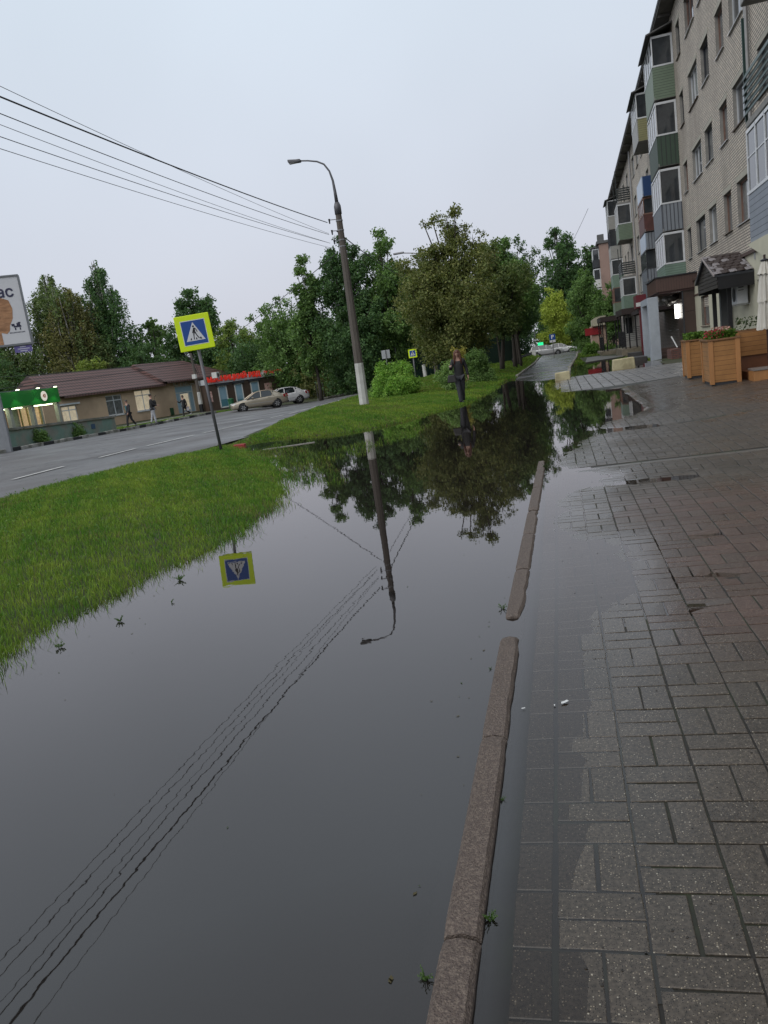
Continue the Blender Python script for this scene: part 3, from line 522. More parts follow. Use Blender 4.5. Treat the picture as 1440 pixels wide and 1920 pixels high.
def balcony(s0, s1, zs, pt, gt, pm_, fr, dep=.9, roof=False, open_=False, front=None, label=None, curtain=True):
    """zs slab level, pt parapet top, gt glazing top"""
    b = MB().box((-dep-.02, s0-.02, zs-.14), (-.003, s1+.02, zs)).build('balcony', CONC, B, bevel=.01)
    if label: b['label'] = label
    if pm_ is SLATB or pm_ is SLATG:
        mb = MB(); slats(mb, s0, s1, zs+.12, pt, -dep, 6); mb.box((-dep-.03, s0-.03, zs), (-dep+.03, s0+.03, gt if open_ else pt)); mb.box((-dep-.03, s1-.03, zs), (-dep+.03, s1+.03, gt if open_ else pt)); mb.build('railing', pm_, b)
    else:
        mb = MB(); mb.box((-dep-.03, s0, zs-.12), (-dep+.02, s1, pt-.05), 1 if front else 0); mb.box((-dep+.02, s0-.03, zs-.12), (-.003, s0+.02, pt-.05)); mb.box((-dep+.02, s1-.02, zs-.12), (-.003, s1+.03, pt-.05))
        mb.build('parapet', [pm_, front] if front else [pm_], b)
    if not open_:
        mb = MB(); f = .065; mb.box((-dep-.05, s0-.05, pt-.05), (-dep+.02, s1+.05, pt+.02)); mb.box((-dep+.02, s0-.05, pt-.05), (-.003, s0+.02, pt+.02))
        ns = max(2, int(round((s1-s0)/.85)))
        for k in range(ns+1):
            s = s0+(s1-s0)*k/ns; mb.box((-dep-.03, s-f/2, pt+.02), (-dep+.02, s+f/2, gt))
        mb.box((-dep-.03, s0, gt-.08), (-dep+.02, s1, gt)); mb.box((-dep+.02, s0-.02, gt-.1), (-.003, s0+.02, gt)); mb.box((-.09, s0-.02, pt+.02), (-.003, s0+.025, gt-.1)); mb.box((-dep+.02, s1-.02, gt-.1), (-.003, s1+.02, gt))
        if ns > 4: mb.box((-dep-.02, s0, pt+(gt-pt)*.55), (-dep+.01, s1, pt+(gt-pt)*.55+.03))
        g = mb.build('glazing_frame', fr, b)
        MB().box((-dep-.005, s0+.03, pt+.02), (-dep+.003, s1-.03, gt-.08)).build('glass', GLS, b); MB().box((-dep+.03, s0-.004, pt+.02), (-.09, s0+.004, gt-.1)).build('glass', GLS, b)
        MB().box((-dep+.03, s1-.004, pt+.02), (-.09, s1+.004, gt-.1)).build('glass', GLS, b)
        if curtain:
            mb = MB()
            for q in range(5): a = random.uniform(-dep+.15, -.2); mb.box((a, s0+.12+q*.02, pt-.3), (a+random.uniform(.06, .18), s0+.13+q*.02, pt+random.uniform(.1, gt-pt-.15)))
            mb.build('belongings', pm('balcony_stuff', (.3, .28, .25), .8, var=.5), b)
    if roof:
        MB().prism([(-dep-.25, s0-.25, gt+.0), (.0, s0-.25, gt+.35), (0, s0-.25, gt+.41), (-dep-.25, s0-.25, gt+.06)], (0, s1-s0+.5, 0)).build('balcony_roof', ROOFM, b)
    return b
# near balcony column
balcony(16.4, 21.9, 3.25, 4.4, 5.86, S_BLUEG, UPVC, label='large glazed balcony with blue-grey siding')
balcony(16.4, 21.9, 6.06, 7.15, 8.4, SLATG, UPVC, open_=True, label='open balcony with dark green slats')
balcony(16.4, 21.9, 8.8, 9.9, 11.3, S_PALE, UPVC); balcony(16.4, 21.9, 11.6, 12.8, 14.2, S_GREEN, UPVC, roof=True)
# first far column
balcony(40.2, 43.8, 11.75, 13.05, 14.3, S_GREEN, UPVC, roof=True, label='top balcony with sage green siding'); balcony(40.2, 43.8, 8.85, 10.1, 11.5, R_DKG, UPVC, label='balcony with dark green ribbed sheet')
balcony(40.2, 43.8, 5.95, 7.08, 8.6, R_GREY, UPVC, label='balcony with grey ribbed sheet'); balcony(40.2, 43.8, 3.55, 4.35, 5.75, S_MINT, UPVC, label='lowest balcony with mint siding')
# second column
balcony(49.0, 52.5, 12.0, 13.1, 14.4, S_YEL, UPVC, roof=True, front=S_PALE, label='top balcony with yellow siding'); balcony(48.6, 52.0, 8.95, 9.95, 11.2, P_BLUE, UPVC, open_=True, front=P_LBLUE, label='open balcony with blue panels')
balcony(48.8, 52.2, 7.05, 7.9, 8.8, P_RED, OLDW, label='balcony glazed in red-brown wood'); balcony(48.9, 52.3, 6.05, 6.9, 7.0, R_GREY, DKW, open_=True, front=P_LBLUE)
balcony(49.2, 52.6, 4.3, 4.9, 5.95, R_GREY, DKW, label='balcony with black frames'); balcony(49.3, 52.7, 3.4, 4.2, 4.3, R_GREY, DKW, open_=True)
# third and fourth
balcony(68.8, 72.4, 11.75, 12.9, 14.2, SLATB, UPVC, open_=True, dep=1.05); balcony(68.8, 72.4, 8.95, 10.1, 11.6, S_GREEN, UPVC, dep=1.05)
balcony(68.8, 72.4, 5.95, 7.1, 8.5, SLATB, UPVC, open_=True, dep=1.05); balcony(68.8, 72.4, 3.4, 4.4, 5.8, S_MINT, UPVC, dep=1.05)
for z, fr, pmx in ((11.6, UPVC, S_PALE), (8.8, DKW, S_PALE), (6.0, UPVC, S_MINT), (3.3, OLDW, S_GREEN)): balcony(82.8, 86.4, z, z+1.15, z+2.6, pmx, fr, dep=1.05, roof=(z > 11), curtain=False)
# drain pipes
for s in (46.9, 66.0, 25.3):
    MB().tube([(-.1, s, ZT-.1), (-.1, s, 3)], .06, 8).build('drain_pipe', pm('pipe_zinc', (.3, .3, .3), .5, metal=.3), B)
# ground floor: cream rendered shop front with openings
CREAM = pm('cream_render', (.54, .52, .40), .7, var=.08, scale=2, bump=.15, bscale=60, col2=(.38, .37, .29), c2amt=.35, c2scale=.8)
mb = MB(); GF = [(23.6, 25.2, .25, 2.4), (29.0, 30.3, 1.7, 2.5), (33.7, 35.6, 1.25, 2.45)]
gp = [S0]+[v for c in GF for v in c[:2]]+[37.5]
for i in range(len(gp)-1):
    a, b = gp[i], gp[i+1]
    if i % 2 == 1:
        g = GF[i//2]; mb.box((-.12, a, -.15), (0, b, g[2])); mb.box((-.12, a, g[3]), (0, b, 3.2))
    else: mb.box((-.12, a, -.15), (0, b, 3.2))
cf = mb.build('shop_front', CREAM, B)
mb = MB(); mb.box((-.15, 30.8, 2.55), (-.121, 37.5, 2.62)); mb.box((-.2, 22, 3.2), (0, 37.5, 3.3)); mb.build('trim_band', pm('brown_trim', (.07, .04, .03), .6), B)
o = window(B, 33.7, 35.6, 1.25, 2.45, 1, dx=-.12); window(B, 29.0, 30.3, 1.7, 2.5, 2, dx=-.12)
dr = MB().box((-.03, 23.6, .25), (.02, 25.2, 2.4)).build('door', pm('dark_door', (.03, .03, .035), .4), B); MB().box((-.07, 23.8, 1.2), (-.03, 23.84, 1.5)).build('handle', TIN, dr)
# large cream panelled sign box over the terrace
mb = MB(); mb.prism([(-1.0, 12, 2.66), (-1.0, 20.0, 2.66), (-1.0, 22.0, 3.18), (-1.0, 12, 3.18)], (.88, 0, 0)); mb.build('shop_canopy', CREAM, B)
# wall beyond the entrance, lower brick
LB = brick('ground_brick', (.30, .27, .25), (.24, .21, .20), (.1, .095, .09), .26, .085, .014, stain=(.13, .07, .06), stamt=.5)
MB().box((-.04, 37.5, -.2), (0, S1, 3.0)).build('lower_wall', LB, B)
window(B, 43.0, 44.4, 1.2, 2.5, 0, dx=-.041); window(B, 46.2, 47.6, 1.2, 2.5, 0, dx=-.041); window(B, 54.5, 56.5, .9, 2.6, 0, dx=-.041)

# entrance vestibule: grey pillars, brown cladding
V_ = empty('entrance_porch', (5.5, 0, 0), -R(1.05), label='shop entrance porch with pale grey plastered pillars and brown canopy', cat='porch')
GREYP = pm('pale_grey_plaster', (.38, .42, .47), .6, var=.12, scale=2.5, bump=.35, bscale=9, col2=(.30, .33, .38), c2amt=.5); BRT = pm('brown_tile', (.062, .040, .033), .35, var=.18, scale=3)
BRS = stripes('brown_boards', (.075, .038, .028), (.03, .015, .012), .11, 'H', duty=.1, depth=.5)
MB().box((-2.1, 37.2, -.15), (-1.66, 37.75, 2.78)).build('pillar', GREYP, V_, bevel=.015)
MB().box((-2.1, 40.4, -.15), (-1.66, 41.0, 2.78)).build('pillar', GREYP, V_, bevel=.015)
MB().box((-2.1, 37.75, 2.5), (-1.66, 40.4, 2.78)).build('lintel', GREYP, V_)
mb = MB(); mb.box((-1.72, 37.05, 2.95), (0, 41.2, 3.55)); o = mb.build('canopy', BRS, V_); MB().box((-1.78, 36.98, 3.555), (0, 41.3, 3.6)).build('trim', DKW, o); MB().box((-1.6, 37.1, 2.86), (-.02, 41, 2.945)).build('soffit', pm('maroon_soffit', (.05, .02, .018), .6), o)
mb = MB(); 
for k in range(3): mb.box((-.62, 37.2, -.15+k*1.05), (-.123, 39.2, .89+k*1.05))
mb.build('clad_pier', BRT, V_)
MB().box((-.66, 37.16, -.15), (-.60, 37.2, 2.9)).build('corner_trim', DKW, V_)
mb = MB(); mb.tube([(-1.3, 38.2, 2.62), (-.9, 38.3, 2.6), (-.7, 38.6, 2.7)], .16, 10); mb.tube([(-1.32, 37.9, 2.62), (-1.1, 38.2, 2.4)], .13, 10); mb.build('duct', pm('dull_duct', (.25, .24, .23), .4, metal=.5), V_, smooth=True)
MB().box((-.80, 38.6, 1.72), (-.64, 38.75, 2.36)).build('wall_light', pm('lamp_glow', (.9, .9, .9), .4, emit=((1, .97, .9), 4.0), var=0), V_)
STEP = pm('porch_steps', (.11, .07, .06), .5, var=.3, scale=10)
t = empty('entrance_steps', (5.5, 0, 0), -R(1.05), label='low red-brick steps and wall stub beside the pale grey pillar', cat='steps')
MB().box((-1.45, 35.4, -.15), (-1.05, 37.0, .42)).build('brick_wall', brick('step_brick', (.16, .07, .055), (.12, .05, .04), (.06, .05, .05), .25, .08, .012, 'XZ', stamt=.3), t)
mb = MB(); mb.box((-1.6, 37.9, -.15), (-.66, 39, .15)); mb.box((-1.6, 38.2, .15), (-.66, 39, .3)); mb.box((-1.6, 38.5, .3), (-.66, 39, .45)); mb.build('step', STEP, t)
MB().tube([(-1.2, 37.2, .95), (-1.0, 37.0, .45)], .03, 6).build('handrail', UPVC, t)
t = empty('street_steps', (5.5, 0, 0), -R(1.05), label='dark flat entrance steps left of the pale grey pillars, at the water', cat='steps')
mb = MB(); mb.box((-2.9, 39.2, -.1), (-2.12, 41.5, .16)); mb.box((-2.75, 41.6, -.1), (-2.12, 43, .34)); mb.build('step', pm('dark_slab', (.045, .042, .04), .5, var=.4), t)

# shop with dark red column and sign
t = empty('red_shop_front', (5.5, 0, 0), -R(1.05), label='shop front with a dark red column and red sign beyond the grey porch', cat='shop front')
DR = pm('dark_red_paint', (.13, .012, .02), .45, var=.15)
MB().box((-2.0, 43.0, -.1), (-1.75, 43.5, 2.9)).build('column', DR, t); MB().box((-2.15, 42.8, 2.55), (-1.65, 44.5, 3.2)).build('sign_box', DR, t); MB().box((-2.17, 42.77, 2.62), (-1.95, 42.798, 2.82)).build('sign_patch', P_WHITE, t)
MB().box((-2.0, 43.5, 2.3), (-.045, 50, 2.5)).build('awning_slab', pm('dark_awning', (.03, .02, .02), .7), t)
# iron porches
IRON = pm('black_iron', (.012, .012, .014), .45, var=.2)
def iron_porch(name, x0, x1, y0, y1, zb, zt, label, door=True):
    t = empty(name, (0, 0, 0), 0, label=label, cat='porch')
    MB().box((x0, y0, zt), (x1, y1, zt+.35)).build('roof', pm('porch_roof', (.03, .018, .016), .6), t); 
    for (a, b) in [(x0+.1, y0+.1), (x0+.35, y0+.1), (x1-.45, y0+.1), (x0+.1, (y0+y1)/2), (x0+.1, y1-.1)]: MB().tube([(a, b, zb), (a, b, zt-.002)], .045, 6).build('post', IRON, t)
    mb = MB()
    for k in range(8): mb.box((x0+.1, y0+.09, zb+.45+k*.11), (x1-.15, y0+.11, zb+.47+k*.11))
    for q in np.arange(y0+.3, y1, .16): mb.box((x0+.09, q, zb+.1), (x0+.11, q+.02, zb+1.0))
    mb.box((x0+.085, y0, zb+1.0), (x0+.115, y1, zb+1.05)); mb.build('railing', IRON, t)
    MB().box((x0-.15, y0-.2, zb-.5), (x1, y1+.1, zb)).build('base', pm('rubble_stone', (.22, .19, .14), .8, var=.5, scale=3, bump=.8, bscale=4), t)
    if door:
        d = MB().box((x1-.75, y1-.05, zb+.003), (x1-.05, y1, zb+2.1)).build('door', P_WHITE, t); MB().box((x1-.6, y1-.07, zb+.9), (x1-.2, y1-.052, zb+1.9)).build('pane', GLS, d)
    return t
iron_porch('iron_porch', 3.9, 5.1, 49.4, 54.5, .42, 2.45, 'nearer black iron porch with railings under a dark flat roof, stone base')
iron_porch('iron_porch', 3.15, 4.6, 59, 64, .25, 2.35, 'farther black iron porch with thin posts and grey flat roof', door=False)
# ramp / landing edge
t = MB(); t.prism([(1.45, 46.0, -.05), (3.75, 48.0, -.05), (3.9, 49.2, -.05), (2.6, 56, -.05), (1.9, 56, -.05)], (0, 0, .10)); t.build('concrete_landing', pm('landing_concrete', (.12, .115, .105), .6, var=.25, col2=(.09, .09, .07)), label='low concrete landing slab between the puddle and the iron porches', cat='landing')
# kiosk with red sign
t = empty('street_kiosk', (3.2, 75, -.1), 0, label='small peach kiosk with red sign and rounded cream awning', cat='kiosk')
PEACH = pm('peach_render', (.45, .31, .24), .7, var=.08)
MB().box((-.05, 0, 0), (1.3, 4, 2.45)).build('wall', PEACH, t); MB().box((-.65, -.15, 1.65), (.75, -.01, 2.3)).build('sign', pm('sign_red', (.28, .01, .015), .4, var=.08), t)
mb = MB(); vs = [(0, .0), (0, .55), (.25, .75), (.55, .82), (.9, .82), (.9, 0)]; mb.prism([(.0+a*1.4, -.5, 2.42+b) for a, b in vs], (0, 1.8, 0)); mb.build('awning', pm('cream_awning', (.42, .39, .30), .6), t)
# second block
t = empty('end_block', (6.9, 118, -.3), -R(1.05), label='farther pinkish apartment block end wall with white balconies, behind the long block', cat='apartment building')
SAL = pm('pink_render', (.30, .20, .165), .8, var=.12, scale=.8, col2=(.2, .14, .12), c2amt=.5, c2scale=.5)
MB().box((0, 0, 0), (12, 45, 14.4)).build('wall', SAL, t); MB().box((-.3, -.25, 14.402), (12.3, 45.3, 14.75)).build('roof', ROOFM, t); MB().box((-.1, 0.5, 14.76), (.8, 2, 15.7)).build('chimney', ROOFM, t)
MB().box((.0, -.02, 4.2), (12, -.003, 4.35)).build('band', pm('brown_band', (.1, .06, .05), .7), t)
for k in range(4):
    z = 3.0+k*2.75; b = MB().box((-.95, .6, z), (-.003, 4.2, z+1.1)).build('balcony', P_WHITE if k < 3 else DKW, t); MB().box((-.9, .62, z+1.103), (-.005, 4.15, z+2.5)).build('glass', GLS, b); mb = MB()
    for s in (.6, 1.8, 3.0, 4.15): mb.box((-.96, s-.06, z+1.1), (-.88, s+.06, z+2.55))
    mb.box((-.96, .57, z+2.45), (0, .63, z+2.6)); mb.box((-.12, .57, z+1.1), (-.02, .62, z+2.6)); mb.build('glazing_frame', UPVC, b)
MB().box((-1.1, .4, 13.95), (0, 4.5, 14.1)).build('balcony_roof', ROOFM, t)

# gabled entrance awning with tiles
t = empty('gabled_awning', (5.5, 0, 0), -R(1.05), label='dark gabled entrance awning with scalloped brown tiles on black posts', cat='awning')
x0, x1 = -1.12, -.125; sN, sF, sR, zR, zE = 25.5, 29.4, 27.5, 3.42, 2.72
def scale_tiles():
    mb = MB(); nr, nc = 7, 5; L_ = math.hypot(sR-sN, zR-zE)
    rnd = random.Random(3)
    for side in (0, 1):
        se = sN if side == 0 else sF
        for i in range(nr):
            for j in range(nc+1):
                u0 = x0-.1+(x1-x0+.1)/nc*(j-(.5 if i % 2 else 0)); u1 = u0+(x1-x0+.1)/nc*.97; u0 = max(u0, x0-.1); u1 = min(u1, x1)
                if u1-u0 < .03: continue
                ta, tb = i/nr, (i+1.25)/nr; tb = min(tb, 1)
                pa = (se+(sR-se)*ta, zE+(zR-zE)*ta+.035); pb = (se+(sR-se)*tb, zE+(zR-zE)*tb+.012)
                mb.prism([(u0, pa[0]+(pb[0]-pa[0])*.12, pa[1]), ((u0+u1)/2, pa[0]-(pb[0]-pa[0])*.05, pa[1]), (u1, pa[0]+(pb[0]-pa[0])*.12, pa[1]), (u1, pb[0], pb[1]), (u0, pb[0], pb[1])], (0, 0, .016), 1 if (j % 2 == (i//1) % 2 and rnd.random() < .62) else 0)
    return mb
mb = MB(); mb.prism([(x0-.1, sN, zE), (x0-.1, sR, zR), (x0-.1, sF, zE), (x0-.1, sF, zE-.06), (x0-.1, sR, zR-.07), (x0-.1, sN, zE-.06)], (x1-x0+.1, 0, 0)); rr = mb.build('roof', DKW, t)
scale_tiles().build('tiles', [pm('brown_shingle', (.045, .03, .028), .35, var=.3, scale=20), pm('faded_shingle', (.26, .24, .25), .4, var=.25, scale=20)], rr)
mb = MB(); nb = 9
for k in range(nb):
    za = 2.36+k*.115; 
    if za < zE: a, b = sN+.1, sF-.1
    else: f_ = (za-zE)/(zR-zE); a, b = sN+.1+(sR-sN)*f_, sF-.1-(sF-sR)*f_
    if b-a > .1: mb.box((x0-.02, a, za), (x0+.02, b, za+.1))
mb.build('gable_boards', pm('dark_boards', (.035, .028, .026), .4, var=.3), t)
MB().box((x0, sN+.02, 2.3), (x1, sN+.08, 2.68)).build('fascia', IRON, t); MB().box((x0, sF-.08, 2.3), (x1, sF-.02, 2.68)).build('fascia', IRON, t)
mb = MB(); mb.prism([(x0-.15, sN-.05, zE-.03), (x0-.15, sR, zR-.02), (x0-.15, sR, zR+.02), (x0-.15, sN-.05, zE+.02)], (.04, 0, 0)); mb.build('barge_board', pm('pale_barge', (.3, .27, .27), .5), t)
for a, b in ((-.72, 26.2), (-.72, 28.8)): MB().box((a-.06, b-.06, 0), (a+.06, b+.06, 2.4)).build('post', IRON, t)
MB().box((-.5, 28.9, 0), (-.3, 29.2, 2.4)).build('grey_pilaster', pm('grey_pilaster', (.07, .075, .08), .5), t)
# air conditioner
t = empty('air_conditioner', (5.5, 0, 0), -R(1.05), label='pale wall air conditioner unit under the tiled awning', cat='air conditioner')
MB().box((-.50, 26.2, 1.8), (-.18, 27.1, 2.4)).build('housing', UPVC, t, bevel=.02); MB().lathe((-.505, 26.6, 2.1), [(.22, -.012), (.22, 0)], 20, axis='X').build('fan_grille', DKW, t)
mb = MB(); mb.box((-.5, 26.3, 1.76), (-.12, 26.34, 1.795)); mb.box((-.5, 26.9, 1.76), (-.12, 26.94, 1.795)); mb.build('bracket', TIN, t)
mb = MB(); mb.box((-.45, 26.192, 2.28), (-.3, 26.2, 2.31)); mb.box((-.45, 26.192, 2.2), (-.3, 26.2, 2.22)); mb.build('badge', DKW, t)

# ---------------------------------------------------------------- across the road
RTILE = brick('metal_tile_roof', (.17, .088, .078), (.14, .075, .068), (.035, .018, .016), .32, .26, .05, 'YZ', .6, stain=(.09, .05, .045), stamt=.4)
TAN = pm('tan_render', (.55, .40, .27), .8, var=.08, scale=1.5, bump=.1, col2=(.27, .19, .13), c2amt=.45, c2scale=.35)
P0 = Vector((-41.5, 55.6)); P1 = Vector((-35.2, 78.5)); dd = (P1-P0).normalized(); LEN = (P1-P0).length; ang = math.atan2(-dd.x, dd.y)
SH = empty('tan_shop', (P0.x, P0.y, -.5), ang, label='long single-storey tan shop with brown metal tile roof across the road', cat='shop')
# local: x = outward(+ toward road) , y = along front
def front_wall(parent, L, H, depth, wins, mt, name='wall'):
    mb = MB(); ys = sorted(set([0, L]+[v for w in wins for v in w[:2]]))
    for a, b in zip(ys[:-1], ys[1:]):
        w = [w for w in wins if w[0] <= a+1e-6 and w[1] >= b-1e-6]
        if w:
            w = w[0]
            if w[2] > 0: mb.box((-.25, a, 0), (0, b, w[2]))
            mb.box((-.25, a, w[3]), (0, b, H))
        else: mb.box((-.25, a, 0), (0, b, H))
    mb.box((-depth, 0, 0), (-.25, .25, H)); mb.box((-depth, L-.25, 0), (-.25, L, H)); mb.box((-depth-.25, 0, 0), (-depth, L, H)); return mb.build(name, mt, parent)
LIT = pm('lit_interior', (.5, .42, .3), .8, var=.7, scale=2.5, emit=((1, .85, .6), .22)); 
sw = [(1.8, 3.4, .8, 2.3), (6.7, 8.6, .9, 2.7), (10.2, 12.3, .9, 2.85), (15.6, 18.2, .05, 2.75)]
front_wall(SH, LEN, 3.15, 7, sw, TAN)
for i, (a, b, c, d) in enumerate(sw[:3]):
    mb = MB(); t_ = .08; 
    for q in ((a, a+t_, c, d), (b-t_, b, c, d), (a, b, c, c+t_), (a, b, d-t_, d), ((a+b)/2-.04, (a+b)/2+.04, c, d), (a, b, c+(d-c)*.72, c+(d-c)*.72+t_)): mb.box((-.16+.003*(i+1), q[0], q[2]), (-.08, q[1], q[3]))
    w = mb.build('window', UPVC, SH); MB().box((-.14, a+.02, c+.02), (-.12, b-.02, d-.02)).build('pane', LIT if i != 1 else GLS2, w); MB().box((-.1, a-.1, c-.08), (.1, b+.1, c-.003)).build('sill', UPVC, w)
MB().box((0.003, 1.5, 2.35), (.16, 3.7, 2.5)).build('shutter_box', UPVC, SH)
a, b, c, d = sw[3]; LB_ = pm('light_blue_door', (.33, .45, .52), .35, var=.15); mb = MB()
for q in ((a, a+.09, c, d), (b-.09, b, c, d), (a, b, d-.09, d), (a, b, 2.05, 2.13), (a+.62, a+.70, c, 2.05), (b-.70, b-.62, c, 2.05), (a+.7, b-.7, c, c+.12)): mb.box((-.16, q[0], q[2]), (-.06, q[1], q[3]))
w = mb.build('door', P_WHITE, SH); MB().box((-.13, a+.05, c), (-.11, b-.05, d-.05)).build('pane', LB_, w); MB().box((-.105, a+.75, .3), (-.1, b-.75, 1.95)).build('lit_pane', LIT, w)
SGN = pm('sign_letters', (.5, .48, .42), .5); place_text('sign_letters', 'O FIX ...', .85, .03, SGN, SH, (.1, (a+b)/2, 3.02), (PI/2, 0, PI/2), bold=.015)
MB().box((.0, 14.4, .05), (.12, 14.8, .75)).build('meter_box', pm('green_box', (.03, .08, .04), .5), SH)
# roof: eaves, ridge; steep front slope, hipped ends
seam = 14.0
def rslope(y0, y1, out, zE_, zR_, xr, hl, hr, name):
    mb = MB(); mb.add([(out, y0-(0 if hl else .3), zE_), (out, y1+(0 if hr else .3), zE_), (xr, y1-hr, zR_), (xr, y0+hl, zR_), (2*xr-out, y0, zE_), (2*xr-out, y1, zE_)], [(0, 1, 2, 3), (3, 2, 5, 4), (0, 3, 4), (1, 5, 2)])
    mb.add([(out, y0-.0, zE_), (out, y1, zE_), (out, y1, zE_-.18), (out, y0, zE_-.18), (0, y1, zE_-.18), (0, y0, zE_-.18)], [(0, 3, 2, 1), (3, 5, 4, 2)]); return mb.build(name, RTILE, SH)
rslope(1.9, seam, .55, 3.12, 5.25, -3.6, 0, 0, 'roof'); rslope(seam+.01, LEN+.5, .75, 3.32, 5.45, -3.4, 0, 3.2, 'roof')
# green fronted shop
GS = empty('green_shop', (-37.3, 52.1, -.4), R(2), label='shop with a lit bright green fascia at the left edge', cat='shop')
GRN = pm('green_fascia', (.012, .22, .03), .35, var=.06); PIL = pm('grey_pillar', (.3, .3, .28), .7, var=.2)
MB().box((-5, -9, 0), (-1.6, 0, 3.5)).build('wall', PIL, GS); MB().box((-5.2, -9.2, 3.503), (-.3, -.2, 3.7)).build('roof', pm('flat_roof', (.16, .17, .18), .7), GS)
f = MB(); f.box((-.02, -9, 2.55), (.1, -3.1, 3.62)); f.box((-.02, -3.09, 2.55), (.1, -1.6, 3.62)); f.box((-.02, -1.59, 2.55), (.1, 0, 3.62)); f.box((-1.6, -.1, 2.55), (-.02, 0, 3.62)); f = f.build('fascia', GRN, GS)
MB().lathe((.1, -1.9, 3.1), [(.36, 0), (.36, .03), (0.33, .035)], 24, axis='X').build('round_sign', pm('round_sign', (.75, .7, .6), .5, emit=((1, .9, .8), .35)), GS)
place_text('sign_letters', '43', .36, .01, pm('sign_orange', (.5, .12, .03), .5), GS, (.145, -1.9, 3.1), (PI/2, 0, PI/2), bold=.01)
LED = pm('lamp_led', (1, 1, .8), .4, var=0, emit=((.85, 1, .6), 6))
for yy in (-7.5, -5.2, -2.9, -.8):
    l_ = MB().tube([(.1, yy, 3.66), (.45, yy, 3.78), (.5, yy, 3.72)], .025, 6).build('spotlight', DKW, GS); MB().box((.36, yy-.09, 3.66), (.52, yy+.09, 3.70)).build('lamp', LED, l_)
    s_ = bpy.data.lights.new('fascia_light', 'SPOT'); s_.energy = 30; s_.color = (.85, 1, .65); s_.spot_size = R(110); s_.shadow_soft_size = .05; so = bpy.data.objects.new('fascia_light', s_); C.objects.link(so); so.parent = GS; so.location = (.44, yy, 3.64); so.rotation_euler = (0, R(-25), 0)
for yy in (-8.6, -5.9, -3.4, -.3): MB().box((-.35, yy, 0), (-.05, yy+.3, 2.55)).build('pillar', PIL, GS)
SHOPG = pm('shop_window', (.30, .2, .12), .25, var=.7, scale=3, col2=(.5, .3, .2), c2amt=.6, c2scale=2, emit=((1, .7, .4), .22))
MB().box((-1.59, -8.3, .55), (-1.5, -3.7, 2.5)).build('shop_window', SHOPG, GS); mb = MB()
for q in np.arange(-8.3, -3.6, .75): mb.box((-1.5, q, .5), (-1.44, q+.07, 2.55))
mb.build('window_frame', OLDW, GS); w = MB().box((-1.59, -2.9, .05), (-1.5, -.5, 2.45)).build('door', SHOPG, GS); mb = MB()
for q in (-2.9, -2.1, -1.35, -.6): mb.box((-1.5, q, 0.05), (-1.42, q+.1, 2.45))
mb.build('frame', pm('brass_frame', (.3, .23, .1), .4), w)
for yy in (-6.5, -4.6, -2.2, -1): MB().box((-.9, yy, 2.44), (-.3, yy+.5, 2.50)).build('ceiling_light', LED, GS)
# pale green concrete wall
def gwall():
    pts = [(-28.35, 33.2), (-28.4, 44.7)]; mb = MB(); n_ = 12; GW = pm('flaked_green_paint', (.20, .29, .25), .8, var=.15, scale=3, col2=(.26, .25, .22), c2amt=.9, c2scale=1.3)
    for i in range(n_):
        y0 = 33.2+(44.7-33.2)*i/n_; y1 = 33.2+(44.7-33.2)*(i+1)/n_; zt0 = np.interp(y0, [33, 44.7], [.86, .56]); zt1 = np.interp(y1, [33, 44.7], [.86, .56])
        mb.add([(-28.5, y0, -.6), (-28.25, y0, -.6), (-28.25, y1, -.6), (-28.5, y1, -.6), (-28.5, y0, zt0), (-28.25, y0, zt0), (-28.25, y1, zt1), (-28.5, y1, zt1)], [(4, 5, 6, 7), (1, 2, 6, 5), (0, 4, 7, 3), (0, 1, 5, 4), (2, 3, 7, 6)])
    t = mb.build('concrete_wall', GW, label='low concrete wall with flaking pale green paint beside the road', cat='wall'); mb = MB()
    for i in range(5):
        y0 = 33.1+2.34*i; y1 = y0+2.32; a, b = np.interp([y0, y1], [33, 44.7], [.863, .563])+random.uniform(0, .01)
        mb.add([(-28.62, y0, a), (-28.15, y0, a), (-28.15, y1, b), (-28.62, y1, b), (-28.62, y0, a+.12), (-28.15, y0, a+.12), (-28.15, y1, b+.12), (-28.62, y1, b+.12)], [(0, 3, 2, 1), (4, 5, 6, 7), (0, 1, 5, 4), (1, 2, 6, 5), (2, 3, 7, 6), (3, 0, 4, 7)])
    mb.build('coping', KG, t); MB().box((-28.248, 42.0, .1), (-28.23, 42.4, .4)).build('blue_patch', pm('blue_patch', (.05, .1, .18), .7), t); return t
gwall()
# brown kiosk
K = Vector((-32.6, 67.6)); K1 = Vector((-27.0, 73.6)); kd = (K1-K).normalized(); kang = math.atan2(-kd.x, kd.y); KL = (K1-K).length
KS = empty('brown_kiosk', (K.x, K.y, -.7), kang, label='flat brown kiosk with white fascia and red lettering behind the parked cars', cat='kiosk')
KBW = pm('brown_panels', (.068, .045, .033), .5, var=.2, scale=1.5); 
MB().box((-1.3, 0, 0), (0, KL, 2.65)).build('wall', KBW, KS); MB().box((-1.35, -.05, 2.653), (.15, KL+.1, 3.15)).build('fascia', pm('white_fascia', (.50, .52, .55), .5, var=.08), KS)
RED = pm('red_letters', (.62, .03, .02), .5, emit=((1, .06, .03), .12)); place_text('sign_letters', 'МЯСНИЦКИЙ РЯД', .62, .05, RED, KS, (.22, 3.0, 3.05), (PI/2, 0, PI/2), bold=.03)
MB().box((.155, .75, 2.75), (.22, 1.35, 3.35)).build('logo_board', pm('pink_logo', (.6, .22, .28), .5), KS)
place_text('logo_letters', 'Vк', .4, .01, P_WHITE, KS, (.235, 1.05, 3.05), (PI/2, 0, PI/2), bold=.015)
s_ = MB().box((.155, KL-2.2, 2.7), (.2, KL, 3.3)).build('sign_board', P_WHITE, KS)
